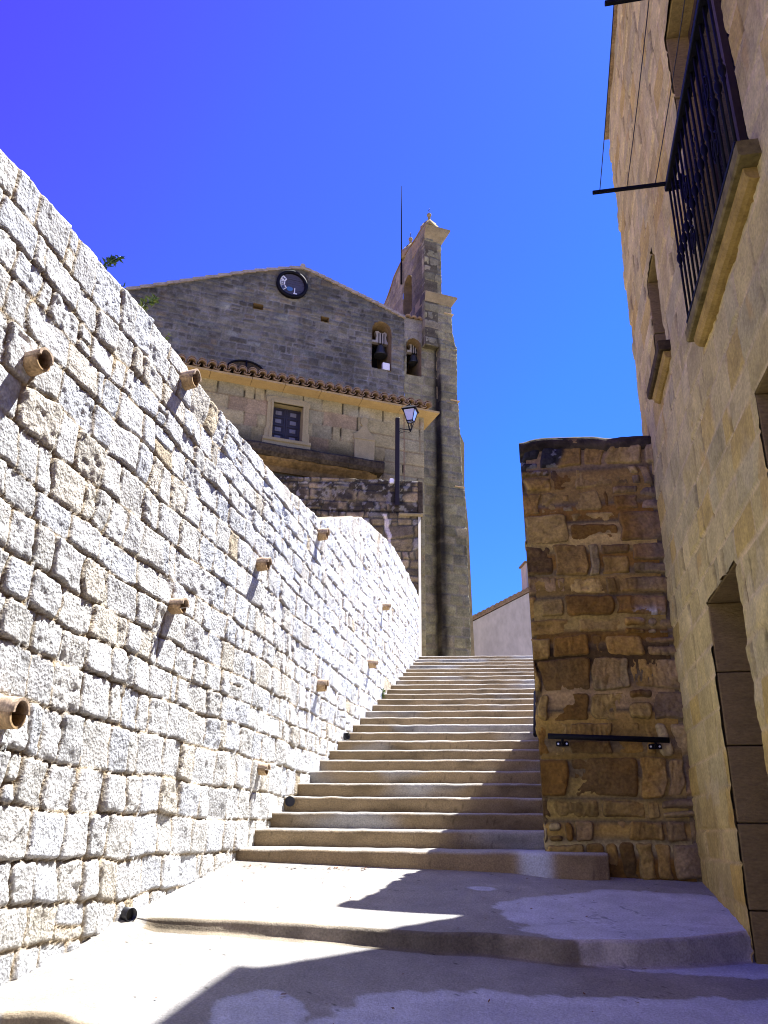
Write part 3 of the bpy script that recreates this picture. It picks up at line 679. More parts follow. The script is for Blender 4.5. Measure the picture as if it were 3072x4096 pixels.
def hole(l, r, ysp, ytop, ybot, c, fr=CA):
    a0, a1 = fr.px(l, (ysp+ybot)/2, c)[0], fr.px(r, (ysp+ybot)/2, c)[0]; xm = (l+r)/2
    bs, bt, bb = fr.px(xm, ysp, c)[1], fr.px(xm, ytop, c)[1], fr.px(xm, ybot, c)[1]
    return (a0, a1, bb, bs, bt-bs)
H1 = hole(803.5, 845.5, 715, 694.5, 798, GC); H2_ = hole(878, 910, 748, 731, 811, GC)
def band(V, z, w_): return np.exp(-((V-z)/w_)**2)
def tintG(U, V, col, d):
    top = np.interp(U, GPU, GPV)-V
    lich = ss(1.6, .1, top+.8*fbm(U*1.1, V*1.1, 963, 4)); col = col*(1-.42*lich[..., None])
    b2 = ss(.1, .55, fbm(U*.55+9, V*.8, 965, 4)); col = col*(1-.30*b2[..., None])
    s1 = ss(.15, .5, fbm(U*2.4, V*.25, 967, 3)); col = col*(1-.18*s1[..., None])
    pale = ss(.22, .4, fbm(U*5, V*6, 969, 4)); col = col*(1-.35*pale[..., None])+np.array([.20, .185, .16])*.35*pale[..., None]
    return col
GF2 = Fr(CA.P(0, 0, GC), 70, 1)
holesG = [(H1[0], H1[1], H1[2], H1[3], H1[4])]
for (x, y, sx, sy) in ((558, 662, .17, .10), (702, 690, .14, .10)):     # putlog holes
    a, b = CA.px(x, y, GC); holesG.append((a-sx, a+sx, b-sy, b+sy, 0))
masonry('gable_wall', GF2, np.r_[np.arange(GPU[0], uB, .042), uB], np.arange(PLZ, GU[:, 1].max()+.05, .042), ST_G, 51, M_far, church, top=gtop, holes=holesG, thick=.8, tint=tintG)
# dark bays behind the openings
def bay(hl, fr, dep, parent, name='opening_recess'):
    a0, a1, b0, b1, ry = hl; mb = MB(); n = 12
    prof = [(a0, b0), (a1, b0)]+([((a0+a1)/2+(a1-a0)/2*cos(t), b1+ry*sin(t)) for t in np.linspace(0, pi, n)] if ry else [(a1, b1), (a0, b1)])
    r0 = [fr.P(a, b, .004) for a, b in prof]; r1 = [fr.P(a, b, -dep) for a, b in prof]; m_ = len(prof)
    mb.add(r0+r1, [(i, (i+1) % m_, m_+(i+1) % m_, m_+i) for i in range(m_)])
    o1 = mb.build(name, M_far2, parent)
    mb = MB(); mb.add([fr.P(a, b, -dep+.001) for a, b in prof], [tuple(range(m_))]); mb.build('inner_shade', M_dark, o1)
M_far2 = stone('opening_reveal_stone', [('n', 12, .5, .03, ONE)], .4, 4, False, (.21, .155, .085))
bay(H1, GF2, 1.5, church)
for hq in holesG[1:]: bay(hq, GF2, .5, church, 'putlog_hole')
# tower: recessed left strip and the stepped buttress shaft
zT1 = CA.px(890, 688, GC)[1]
uR1 = CA.px(952, 900, GC)[0]
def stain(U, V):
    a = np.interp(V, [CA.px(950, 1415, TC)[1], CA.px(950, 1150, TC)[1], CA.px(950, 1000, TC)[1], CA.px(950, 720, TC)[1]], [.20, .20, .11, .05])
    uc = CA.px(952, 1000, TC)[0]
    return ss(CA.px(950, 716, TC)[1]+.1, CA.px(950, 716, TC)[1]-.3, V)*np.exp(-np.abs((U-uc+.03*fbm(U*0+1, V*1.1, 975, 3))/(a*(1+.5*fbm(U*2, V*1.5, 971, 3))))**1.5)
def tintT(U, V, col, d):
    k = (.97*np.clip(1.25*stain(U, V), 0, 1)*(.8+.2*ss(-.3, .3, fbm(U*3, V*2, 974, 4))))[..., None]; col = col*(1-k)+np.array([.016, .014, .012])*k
    dk = ss(.15, .55, fbm(U*1.0+3, V*.9, 973, 4)); col = col*(1-.38*dk[..., None])
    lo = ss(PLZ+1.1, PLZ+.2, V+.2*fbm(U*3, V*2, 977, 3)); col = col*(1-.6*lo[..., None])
    return col
uT1b = CA.px(947, 1100, GC)[0]
def tintT1(U, V, col, d):
    cb = (np.abs(U-uB-.012) < .012)[..., None]; col = np.where(cb, col*.35, col)
    z0, z1 = CA.px(890, 735, GC)[1], zT1; pl = ss(.2, -.1, fbm(U*2, V*2, 979, 3)-.3)*(V > z0)
    col = col*(1-.6*pl[..., None])+np.array([.24, .22, .20])*.6*pl[..., None]
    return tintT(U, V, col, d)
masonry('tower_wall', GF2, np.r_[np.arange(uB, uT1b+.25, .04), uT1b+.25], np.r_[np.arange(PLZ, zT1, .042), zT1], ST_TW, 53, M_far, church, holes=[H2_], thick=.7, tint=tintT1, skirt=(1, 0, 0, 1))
bay(H2_, GF2, 1.3, church)
TF = Fr(CA.P(0, 0, TC), 70, 1)
def stage(yt, yb, xl, xrt, xrb, seed, thick=1.6, step=.042, yl=None):
    zt, zb = CA.px(xl, yt, TC)[1], CA.px(xl, yb, TC)[1]; ul = CA.px(xl, (yt+yb)/2, TC)[0]
    ut, ub = CA.px(xrt, yt, TC)[0], CA.px(xrb, yb, TC)[0]
    f = lambda U, V: (U-ul)/(ub-ul)*(ut-ub)*np.clip((V-zb)/(zt-zb), 0, 1)
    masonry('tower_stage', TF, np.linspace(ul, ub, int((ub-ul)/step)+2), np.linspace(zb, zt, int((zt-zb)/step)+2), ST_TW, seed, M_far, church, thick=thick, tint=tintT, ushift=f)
    return ul, ut, ub, zb, zt
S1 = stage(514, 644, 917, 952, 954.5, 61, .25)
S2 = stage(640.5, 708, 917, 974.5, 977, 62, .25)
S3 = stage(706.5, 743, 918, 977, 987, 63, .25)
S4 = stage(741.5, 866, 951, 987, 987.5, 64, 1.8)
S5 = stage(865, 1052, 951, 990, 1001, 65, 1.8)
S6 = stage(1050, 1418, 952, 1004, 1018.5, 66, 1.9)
def frustum(fr, u0, u1, c0, c1, z0, z1, e0, e1, name, mat, right=1, front=1, left=0, n=6, back=0):
    mb = MB(); R = []
    for i in range(n+1):
        q = i/n; cur = q*q*(3-2*q)*.6+q*.4 if n > 2 else q; e_ = e0+(e1-e0)*cur; z = z0+(z1-z0)*q
        R.append([fr.P(u0-e_*left, z, c0-e_*back), fr.P(u1+e_*right, z, c0-e_*back), fr.P(u1+e_*right, z, c1+e_*front), fr.P(u0-e_*left, z, c1+e_*front)])
    e_ = e1; z = z1+.05*(z1-z0)
    R.append([fr.P(u0-(e_+.02)*left, z1+.001, c0-e_*back), fr.P(u1+(e_+.02)*right, z1+.001, c0-e_*back), fr.P(u1+(e_+.02)*right, z1+.001, c1+(e_+.02)*front), fr.P(u0-(e_+.02)*left, z1+.001, c1+(e_+.02)*front)])
    R.append([p+np.array([0, 0, .06]) for p in R[-1]])
    mb.loft(R, True); return mb.build(name, mat, church)
ulS = S1[0]
zc1t = CA.px(917, 492, TC)[1]; zc1b = CA.px(917, 517, TC)[1]
M_corn2 = stone('weathered_cornice_stone', [('n', 14, .5, .02, ONE)], .3, 4, False, (.25, .205, .11))
fw = CA.px(968, 494, TC)[0]-S1[1]
frustum(TF, ulS+.0, S1[1], -1.2, 0.0, zc1b, zc1t, .0, fw, 'tower_cornice', M_corn2, 1, .45)
zc2t, zc2b = CA.px(974, 646, TC)[1], CA.px(974, 662, TC)[1]
frustum(TF, ulS, S2[1], -1.5, .01, zc2b, zc2t, .0, CA.px(985, 646, TC)[0]-S2[1], 'tower_cornice', M_corn2, 1, .35)
for (xa, y, st_) in ((976, 679, S2), (989.5, 866, S5), (1000, 1052, S6)):
    a, b = CA.px(xa, y, TC); mb = MB(); mb.extr(Fr(TF.P(a-.30, 0, 0), 70, 1), 0, .36, [(.03, b-.03), (.035, b+.0), (-.6, b+.05), (-.6, b-.04)]); mb.build('weathering_ledge', M_trim, church)
# rear buttress showing beyond the front face
mb = MB(); cB = TC-1.5
q = [CA.px(x, y, cB) for x, y in ((985, 904), (991.5, 905), (991.5, 931), (1003, 958), (1003, 1050), (1012, 1140), (1021, 1336), (1025.5, 1418), (985, 1418))]
mb.prism(CA, q, cB, cB-1.4); mb.build('rear_buttress', M_trim2 if 'M_trim2' in globals() else M_corn2, church)
# bell gable wall running back from the shaft
SF_o = CA.P(ulS, 0, TC+.0); SF = Fr(SF_o, -20, -1)
sp = [(917, 488), (908, 500), (899, 516), (888, 531), (874, 553), (862, 577), (851, 601), (843, 628), (833, 655), (826, 668)]
SP = np.array([SF.px(x, y) for x, y in sp]); o_ = np.argsort(SP[:, 0]); SP = SP[o_]
zS0 = CA.px(890, 720, GC)[1]-.5
SW1 = min(SP[-1, 0], 9.0)
hb = SF.px(880, 630); HS = (SF.px(889.5, 640)[0], SF.px(871.5, 640)[0], SF.px(880, 688)[1], SF.px(880, 622)[1], SF.px(882, 597)[1]-SF.px(882, 622)[1])
if HS[0] > HS[1]: HS = (HS[1], HS[0])+HS[2:]
def stop_(u): return np.interp(u, SP[:, 0], SP[:, 1])
ST_S = dict(ST_TW); ST_S.update(pal=[((.21, .195, .125), 4), ((.24, .215, .135), 3), ((.18, .165, .115), 2)], joint=(.215, .195, .13), depth=.015)
def tintS(U, V, col, d):
    k = ss(1.9, .5, U+.5*fbm(U*.9, V*.7, 981, 4))*ss(SP[0, 1]+.5, SP[0, 1]-1.5, V+.4*fbm(U, V, 987, 3)); col = col*(1-.55*k[..., None])
    t_ = stop_(U)-V; br = ss(.12, .3, fbm(U*.8+4, V*1.6, 983, 4))*ss(1.1, .3, t_)*ss(2.2, 3.4, U); col = col*(1-.8*br[..., None])+np.array([.34, .165, .085])*.8*br[..., None]
    return col
masonry('bell_gable_wall', SF, np.r_[np.arange(0, SW1, .05), SW1], np.arange(zS0, SP[:, 1].max()+.05, .05), ST_S, 71, M_far, church, top=stop_, holes=[HS], thick=.5, tint=tintS)
bay(HS, SF, .46, church)
mb = MB(); mb.box(SF, .26, HS[0]-.02, zS0, SP[0, 1]-.3, -.52, -.47); mb.box(SF, HS[1]+.02, SW1-.05, zS0, SP[-1, 1]-.2, -.52, -.47); mb.box(TF, ulS+.52, S2[2]-.02, PLZ, S2[4]-.1, -1.4, -.26); mb.build('rear_face', M_corn2, church)
mb = MB(); rr = [[SF.P(u, stop_(u)+.001, .03), SF.P(u, stop_(u)+.05, .03), SF.P(u, stop_(u)+.05, -.53), SF.P(u, stop_(u)+.001, -.53)] for u in np.linspace(.02, SW1, 14)]; mb.loft(rr); mb.build('bell_gable_coping', M_tile, church)
def finial(x, y, w_off, base_h, zb=None):
    u, z = SF.px(x, y, -.25) if zb is None else zb
    P0 = SF.P(u, z, -.25); r = .088; mb = MB()
    mb.lathe(P0-[0, 0, r+.30], [(.20, 0), (.15, .05), (.08, .13), (.05, .19), (.045, .24), (.06, .25), (.05, .27)]+[(r*cos(a), .30+r+r*sin(a)) for a in np.linspace(-1.1, pi/2-.02, 9)], 14)
    f = mb.build('finial', M_corn2, church)
    mb = MB(); mb.tube([P0+[0, 0, r-.01], P0+[0, 0, r+.25]], .009, 6); q = P0+[0, 0, r+.17]; mb.tube([q-SF.u*.055, q+SF.u*.055], .009, 6); mb.build('cross', M_iron, f)
    return P0
fz = CA.px(927, 465, TC-.15)
fu = 0.14; P1 = None
class _T: pass
d_ = ray(927, 465); kk = np.dot(SF.P(0.18, 0, -.25)-0, SF.u)/np.dot(d_, SF.u); pt = d_*kk
finial(0, 0, 0, 0, (0.18, float(pt[2]))) if False else None
mb = MB()
def finial_at(P0):
    r = .088; mb = MB(); P0 = np.asarray(P0)
    mb.lathe(P0-[0, 0, r+.30], [(.19, 0), (.14, .05), (.08, .13), (.05, .19), (.045, .24), (.06, .25), (.05, .27)]+[(r*cos(a), .30+r+r*sin(a)) for a in np.linspace(-1.1, pi/2-.02, 9)], 14)
    f = mb.build('finial', M_corn2, church)
    mb = MB(); mb.tube([P0+[0, 0, r-.01], P0+[0, 0, r+.25]], .009, 6); q = P0+[0, 0, r+.17]; mb.tube([q-SF.u*.055, q+SF.u*.055], .009, 6); mb.build('cross', M_iron, f)
d1 = ray(927, 465); c1_ = TC-.22; P1 = d1*(np.dot(CA.o+CA.n*c1_, CA.n)/np.dot(d1, CA.n)); finial_at(P1)
mb = MB(); mb.lathe(P1-[0, 0, .088+.30+.26], [(.34, 0), (.34, .13), (.26, .14), (.26, .25), (.2, .265)], 4); mb.build('finial_plinth', M_corn2, church)
u2, z2 = SF.px(887, 517, -.25); P2 = SF.P(u2, z2, -.25); finial_at(P2)
mb = MB(); mb.lathe(P2-[0, 0, .088+.30+.55], [(.36, 0), (.36, .42), (.30, .45), (.22, .56)], 4); mb.build('finial_plinth', M_corn2, church)
ub_, zb_ = SF.px(867, 568, .08); ut_, zt_ = SF.px(866, 404, .08)
mb = MB(); mb.tube([SF.P(ub_, zb_-1.0, .08), SF.P(ub_, zb_, .08)], .04, 8); mb.tube([SF.P(ub_, zb_, .08), SF.P(ub_, (zb_*.35+zt_*.65), .08), SF.P(ub_, zt_, .08)], [.026, .020, .010], 8); mb.build('lightning_rod', M_rod, church)
# small tiled coping over the tower strip, and the gable's verge tiles
mb = MB(); ua, ub2 = CA.px(874, 688, GC)[0], ulS-.02; n = 3
for i in range(n):
    a = ua+(ub2-ua)*(i+.5)/n; w_ = (ub2-ua)/n*.5
    R = []
    for c in (.10, -.7): R.append([GF2.P(a+w_*.95*cos(q), zT1+.01+(-c*.18)+.10*sin(q), c) for q in np.linspace(0, pi, 9)]+[GF2.P(a+w_*.75*cos(q), zT1-.015+(-c*.18)+.07*sin(q), c) for q in np.linspace(pi, 0, 9)])
    mb.loft(R, True, True, True)
mb.build('tower_tile', M_tile, church)
mb = MB()
def verge(ua, ub, n):
    for i in range(n):
        a = ua+(ub-ua)*i/n; b = ua+(ub-ua)*(i+1.12)/n; za, zb = np.interp(a, GPU, GPV), np.interp(b, GPU, GPV); lift = .025
        if zb > za: pts = [(a, za+.012), (b, zb+.012-.03), (b, zb+.06-.03+.0), (a, za+.085)]
        else: pts = [(a, za-.02), (b, zb+.012), (b, zb+.085), (a, za+.05)]
        pts = [(x, y) for x, y in pts]
        mb.prism(GF2, pts, .05, -1.2)
        mb.prism(GF2, [(x, y+.06) for x, y in pts], .02, -1.2)
ap = GU[4, 0]
verge(GPU[0], ap-.05, 24); verge(ap+.05, uB, 15)
mb.build('verge_tiles', M_tilep, church)
mb = MB(); mb.tube([GF2.P(ap, GU[4, 1]+.07, .10), GF2.P(ap, GU[4, 1]+.07, -1.2)], .09, 12); mb.build('ridge_tile', M_tilep, church)
mb = MB(); Rr = [[GF2.P(u, np.interp(u, GPU, GPV)+.001, -.81), GF2.P(u, np.interp(u, GPU, GPV)+.001, -14), GF2.P(u, np.interp(u, GPU, GPV)-.15, -14), GF2.P(u, np.interp(u, GPU, GPV)-.15, -.81)] for u in (GPU[0], GU[0, 0], GU[2, 0], ap, GU[6, 0], uB)]
mb.loft(Rr); mb.build('gable_roof', M_tile, church)
# lunette grille low on the gable
al, zl = CA.px(906/1.8519*1, 0, GC)[0], 0
a0, _ = CA.px((700+.3617*575)/K, (1400+.3617*200)/K, GC); a1, _ = CA.px((700+.3617*985)/K, (1400+.3617*245)/K, GC); _, zt_ = CA.px((700+.3617*770)/K, (1400+.3617*128)/K, GC); _, zb_ = CA.px((700+.3617*780)/K, (1400+.3617*235)/K, GC)
mb = MB(); ac, rr = (a0+a1)/2, (a1-a0)/2; hh_ = zt_-zb_
mb.tube([GF2.P(ac+rr*cos(t), zb_+hh_*sin(t), .05) for t in np.linspace(0, pi, 20)], .035, 8); mb.tube([GF2.P(ac, zb_-.3, .05), GF2.P(ac, zt_, .05)], .03, 8); mb.tube([GF2.P(a0, zb_, .05), GF2.P(a1, zb_, .05)], .03, 8)
lun = mb.build('lunette_grille', M_iron, church)
mb = MB(); mb.prism(GF2, [(ac+rr*.97*cos(t), zb_+hh_*.97*sin(t)) for t in np.linspace(0, pi, 20)], .03, .015); mb.build('lunette_panel', M_ledge, lun)
# clock
cu, cz = CA.px(630, 617, GC); cr = (CA.px(664, 617, GC)[0]-CA.px(596, 617, GC)[0])/2
CKF = Fr(CA.P(cu, cz, GC), 70, 1)
mb = MB(); n = 48; prof = [(cr*1.0, .0), (cr*1.0, .10), (cr*.97, .13), (cr*.84, .13), (cr*.80, .10), (cr*.80, .0)]
rings = [[CKF.P(r*cos(2*pi*k/n), r*sin(2*pi*k/n), c+.01) for r, c in prof] for k in range(n+1)]; mb.loft(rings, False, True, True)
ck = mb.build('clock', M_iron, church)
mb = MB()
R_ = random.Random(4)
y = -cr*.80
while y < cr*.8:                              # worn horizontal planks
    hgt = R_.uniform(.06, .13); y1 = min(y+hgt, cr*.8); hw = lambda yy: math.sqrt(max(0, (cr*.81)**2-yy*yy))
    w0_, w1_ = hw(y), hw(y1); cc = R_.uniform(.04, .055)
    mb.prism(CKF, [(-w0_, y+.004), (w0_, y+.004), (w1_, y1-.004), (-w1_, y1-.004)], .02, cc); y = y1
mb.build('dial', M_dial, ck)
for num, deg in (('X', 150), ('IX', 180), ('VIII', 211)):
    a = radians(deg); mb = MB(); r0, r1 = cr*.46, cr*.79; da = radians(13.5)
    pl = [(r0*cos(a-da*1.0), r0*sin(a-da)), (r1*cos(a-da), r1*sin(a-da)), (r1*1.01*cos(a), r1*1.01*sin(a)), (r1*cos(a+da), r1*sin(a+da)), (r0*cos(a+da), r0*sin(a+da))]
    mb.prism(CKF, pl, .056, .068); pt_ = mb.build('numeral_plate', M_plate, ck)
    mb = MB(); tx = {'X': [(-.5, -1, .5, 1), (-.5, 1, .5, -1)], 'IX': [(-.8, -1, -.8, 1), (-.3, -1, .8, 1), (-.3, 1, .8, -1)], 'VIII': [(-.95, 1, -.6, -1), (-.6, -1, -.25, 1), (.1, -1, .1, 1), (.5, -1, .5, 1), (.9, -1, .9, 1)]}[num]
    # strokes radiate: the foot of each numeral points to the centre
    for x0, y0, x1, y1 in tx:
        def tp(x, y): rad_ = (r0+r1)/2+y*(r1-r0)*.34; t_ = -x*cr*.115; return (rad_*cos(a)-t_*sin(a), rad_*sin(a)+t_*cos(a))
        p, q = np.array(tp(x0, y0)), np.array(tp(x1, y1)); nn = np.array([-(q-p)[1], (q-p)[0]]); nn = nn/np.linalg.norm(nn)*cr*.024
        mb.prism(CKF, [tuple(p-nn), tuple(q-nn), tuple(q+nn), tuple(p+nn)], .069, .074)
    mb.build('numeral', M_num, pt_)
mb = MB(); mb.prism(CKF, [(-.14*cr+.21*cr*cos(t)*(1+.1*sin(3*t)), -.36*cr+.17*cr*sin(t)) for t in np.linspace(0, 2*pi, 14)[:-1]], .056, .066); mb.build('blue_patch', M_blue, ck)
mb = MB(); mb.box(CKF, .16*cr, .21*cr, -.62*cr, -.22*cr, .056, .066); mb.box(CKF, .10*cr, .34*cr, -.66*cr, -.58*cr, .057, .064); mb.build('worn_scrap', M_plate, ck)

# ---- side chapel (front wall c=0)
uL, uRr = CA.px(360, 850)[0], CA.px(916, 980)[0]
zCb = CA.px(800, 880, .02)[1]
EOV = .40
zE = CA.px(800, 858, EOV)[1]
wl, wt_ = CA.px(590.9, 871); _, wb = CA.px(586, 946); wr, _ = CA.px(652.5, 920)
wl = CA.px(588.5, 908)[0]
WH = (wl, wr, (wb+CA.px(651.5, 956)[1])/2, (wt_+CA.px(653.7, 880)[1])/2, 0)
zled = CA.px(700, 978, .45)[1]
def tintA(U, V, col, d):
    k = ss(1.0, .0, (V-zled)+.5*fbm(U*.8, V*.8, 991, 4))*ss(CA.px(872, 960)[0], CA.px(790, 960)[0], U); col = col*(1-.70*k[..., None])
    pl = ss(.25, .34, fbm(U*.9+3, V*1.4, 993, 4))*ss(CA.px(690, 960)[0], CA.px(760, 960)[0], U); col = col*(1-.45*pl[..., None])+np.array([.35, .33, .23])*.45*pl[..., None]
    rp = (np.abs(U-CA.px(872, 960)[0]) < .022)[..., None]; col = np.where(rp, np.array([.20, .135, .08]), col)
    pk = ss(.45, .55, fbm(U*1.4+30, V*2.2, 995, 3)); return col*(1-.45*pk[..., None])+np.array([.29, .195, .11])*.45*pk[..., None]
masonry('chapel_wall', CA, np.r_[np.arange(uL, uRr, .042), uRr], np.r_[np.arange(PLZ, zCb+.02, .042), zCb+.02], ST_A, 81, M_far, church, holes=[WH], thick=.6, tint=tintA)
mb = MB(); mb.box(CA, uL, uRr-.01, PLZ, zCb+.01, GC+.01, -.61); mb.build('chapel_core', M_trim, church)
_cu = np.r_[uL, uL+np.cumsum(np.random.RandomState(3).uniform(.8, 1.3, 40))]; _cu = np.r_[_cu[_cu < uRr-.5], uRr]
for _i in range(len(_cu)-1): frustum(CA, _cu[_i]+.006, _cu[_i+1]-(.006 if _i < len(_cu)-2 else 0), GC+.02, .02+random.uniform(-.006, .006), zCb-.02, zE-.10+random.uniform(-.004, .004), .02, EOV-.06, 'cornice', M_cornice, 1 if _i == len(_cu)-2 else 0, 1, 0, 10)
# barrel tile eave
mb = MB(); n = 26; uc0, uc1 = CA.px(411, 815, EOV)[0], CA.px(925, 872, EOV)[0]; dx = (uc1-uc0)/(n-1)
zb0 = zE-.02; SL = .30
for i in range(-3, n):
    a = uc0+i*dx; j = random.uniform(-.015, .015); R = []
    for c, k2 in ((EOV+.05+j, 1.0), (EOV-.5, .95), (-.9, .9), (GC+.02, .9)):
        z = zb0+.09+(EOV-c)*SL
        R.append([CA.P(a+k2*dx*.42*cos(q), z+k2*.125*sin(q), c) for q in np.linspace(-.1, pi+.1, 11)]+[CA.P(a+k2*dx*.35*cos(q), z+k2*.098*sin(q)-.004, c) for q in np.linspace(pi+.1, -.1, 11)])
    mb.loft(R, True, True, True)
    R = []                                     # second tile layer just above, giving the doubled edge
    for c, k2 in ((EOV+.015+j, 1.0), (EOV-.5, .95), (-.9, .9)):
        z = zb0+.150+(EOV-c)*SL
        R.append([CA.P(a+k2*dx*.44*cos(q), z+k2*.125*sin(q), c) for q in np.linspace(-.1, pi+.1, 11)]+[CA.P(a+k2*dx*.38*cos(q), z+k2*.10*sin(q), c) for q in np.linspace(pi+.1, -.1, 11)])
    mb.loft(R, True, True, True)
    if i < n-1:
        a2 = a+dx/2; R = []
        for c, k2 in ((EOV+.0+random.uniform(-.02, .02), 1.0), (-.9, .95), (GC+.02, .95)):
            z = zb0+.085+(EOV-c)*SL
            R.append([CA.P(a2+k2*dx*.36*cos(q), z-.085*sin(q), c) for q in np.linspace(0, pi, 9)]+[CA.P(a2+k2*dx*.30*cos(q), z-.06*sin(q), c) for q in np.linspace(pi, 0, 9)])
        mb.loft(R, True, True, True)
mb.build('tile_roof', M_tile, church)
# window with eared frame
a0, a1, b0, b1, _ = WH
wd, ht = a1-a0, b1-b0; t_ = .20*wd
fo = [(a0-t_*1.25, b0-.28*wd), (a0-t_*1.25, b0+.22*ht), (a0-t_, b0+.26*ht), (a0-t_, b1-.02*ht), (a0-t_*1.2, b1+.03*ht), (a0-t_*1.15, b1+.12*ht), (a0-.04*wd, b1+.17*ht), (a0+.10*wd, b1+.20*ht), (a0+.16*wd, b1+.165*ht), (a0+.42*wd, b1+.165*ht), (a0+.5*wd, b1+.20*ht), (a0+.58*wd, b1+.165*ht), (a0+.84*wd, b1+.165*ht), (a0+.90*wd, b1+.20*ht), (a1+.04*wd, b1+.17*ht), (a1+t_*1.15, b1+.12*ht), (a1+t_*1.2, b1+.03*ht), (a1+t_, b1-.02*ht), (a1+t_, b0+.26*ht), (a1+t_*1.25, b0+.22*ht), (a1+t_*1.25, b0-.28*wd)]
def ringprism(fr, outer, inner_fn, c0, c1, name, mat, parent):
    mb = MB(); inn = [inner_fn(p) for p in outer]; n = len(outer)
    for i in range(n-1): mb.prism(fr, [outer[i], outer[i+1], inn[i+1], inn[i]], c0, c1) if np.hypot(*(np.array(outer[i])-outer[i+1])) > 1e-5 else None
    return mb.build(name, mat, parent)
clampi = lambda m_: (lambda p: (min(max(p[0], a0-m_), a1+m_), min(max(p[1], b0-m_), b1+m_)))
M_wf = stone('window_frame_stone', [('n', 30, .4, .01, ONE)], .16, 4, False, (.31, .26, .14))
wfr = ringprism(CA, fo, clampi(.0), -.02, .05, 'window_frame', M_wf, church)
fo2 = [((p[0]-(a0+a1)/2)*.80+(a0+a1)/2, (p[1]-(b0+b1)/2)*.885+(b0+b1)/2) for p in fo]
ringprism(CA, fo2, clampi(.004), .051, .075, 'inner_moulding', M_wf, wfr)
mb = MB(); mb.extr(CA, a0-.3*wd, a1+.3*wd, [(-.01, b0-.005), (.10, b0-.012), (.10, b0-.09), (.06, b0-.12), (.06, b0-.3*wd), (-.01, b0-.3*wd)]); mb.build('window_sill', M_wf, wfr)
mb = MB()
for (p0, p1, p2, p3) in (((a0, b0), (a0, b1), 1, 0), ((a1, b0), (a1, b1), -1, 0)):
    pass
mb.add([CA.P(a, b, c) for c in (.045, -.34) for a, b in ((a0, b0), (a1, b0), (a1, b1), (a0, b1))], [(0, 4, 5, 1), (1, 5, 6, 2), (2, 6, 7, 3), (3, 7, 4, 0)]); mb.build('window_reveal', M_wf, church)
win = None
for sd in (0, 1):
    p0 = a0+.005+sd*(wd/2); p1 = p0+wd/2-.01; mb = MB(); mb.box(CA, p0, p1, b0+.004, b1-.004, -.30, -.26)
    for q in (p0, p1-.05): mb.box(CA, q, q+.05, b0+.005, b1-.005, -.259, -.235)
    nr = 4
    for i in range(nr+1): mb.box(CA, p0+.051, p1-.051, b0+.006+(ht-.07)*i/nr, b0+.056+(ht-.07)*i/nr, -.258, -.233)
    sh = mb.build('window_shutter', M_wood, church)
    for i in range(nr):
        z0 = b0+.075+(ht-.07)*i/nr; z1 = b0-.01+(ht-.07)*(i+1)/nr; mb = MB(); w_ = p1-p0-.1
        mb.box(CA, p0+.05+w_*.22, p0+.05+w_*.78, z0+.03, z1-.02, -.258, -.242, .01)
        if i % 2: mb.box(CA, p0+.05+w_*.38, p0+.05+w_*.62, z0+.06, z1-.05, -.241, -.228, .008)
        mb.build('raised_panel', M_panel if 'M_panel' in globals() else M_wood, sh)
# blind relief: pedestal, scrolled shoulders and ball
def z5(x, y): return ((1150+.3918*x)/K, (1560+.3918*y)/K)
rp = [CA.px(*z5(x, y)) for x, y in ((680, 722), (680, 505), (668, 470), (672, 448), (700, 440), (735, 405), (765, 372), (748, 350), (740, 320), (752, 292), (785, 282), (815, 300), (822, 335), (808, 368), (822, 420), (850, 460), (890, 500), (886, 525), (880, 740))]
mb = MB(); mb.prism(CA, rp, -.01, .045); mb.build('blind_relief', M_wf, church)
mb = MB(); q0, q1 = CA.px(*z5(676, 488)), CA.px(*z5(890, 520)); mb.add([CA.P(q0[0], q0[1]-.03, .0)], []) ; mb.prism(CA, [(q0[0], q0[1]-.03), (q1[0], q1[1]-.03), (q1[0], q1[1]+.02), (q0[0], q0[1]+.02)], .046, .065); mb.build('relief_moulding', M_wf, church)
# broken projecting ledge
def ledge():
    uA, uZ = CA.px(520, 950, .5)[0], CA.px(832, 1000, .5)[0]; mbT = MB(); R = []
    for i in range(41):
        u = uA+(uZ-uA)*i/40; j = .05*float(fbm(np.array([u*3]), np.array([0.]), 997, 3)[0]); k2 = 1-.0*i
        R.append([CA.P(u, zled+.20, -.01), CA.P(u, zled+.05, .40+j), CA.P(u, zled-.02, .46+j), CA.P(u, zled-.20, .45+j*1.5), CA.P(u, zled-.30, .38+j*2), CA.P(u, zled-.30, -.01)])
    mbT.loft(R); mbT.build('ledge', M_ledge, church)
    mbT = MB(); R = []
    for i in range(41):
        u = uA+(uZ-.12-uA)*i/40; j = .06*float(fbm(np.array([u*4]), np.array([0.]), 998, 3)[0]); e_ = 1-.55*ss(.88, 1, i/40)
        R.append([CA.P(u, zled-.301, -.01), CA.P(u, zled-.301, (.34+j)*e_), CA.P(u, zled-.36, (.30+j)*e_), CA.P(u, zled-.42, (.20+j)*e_), CA.P(u, zled-.47, (.12+j*.5)*e_), CA.P(u, zled-.62, (.08)*e_), CA.P(u, zled-.62, -.01)])
    mbT.loft(R); mbT.build('ledge_corbel', M_ledge2, church)
M_ledge2 = stone('stained_golden_corbel', [('n', 14, .6, .03, ONE)], .7, 1.6, False, (.135, .09, .038), fine=12, fvar=.35)
ledge()
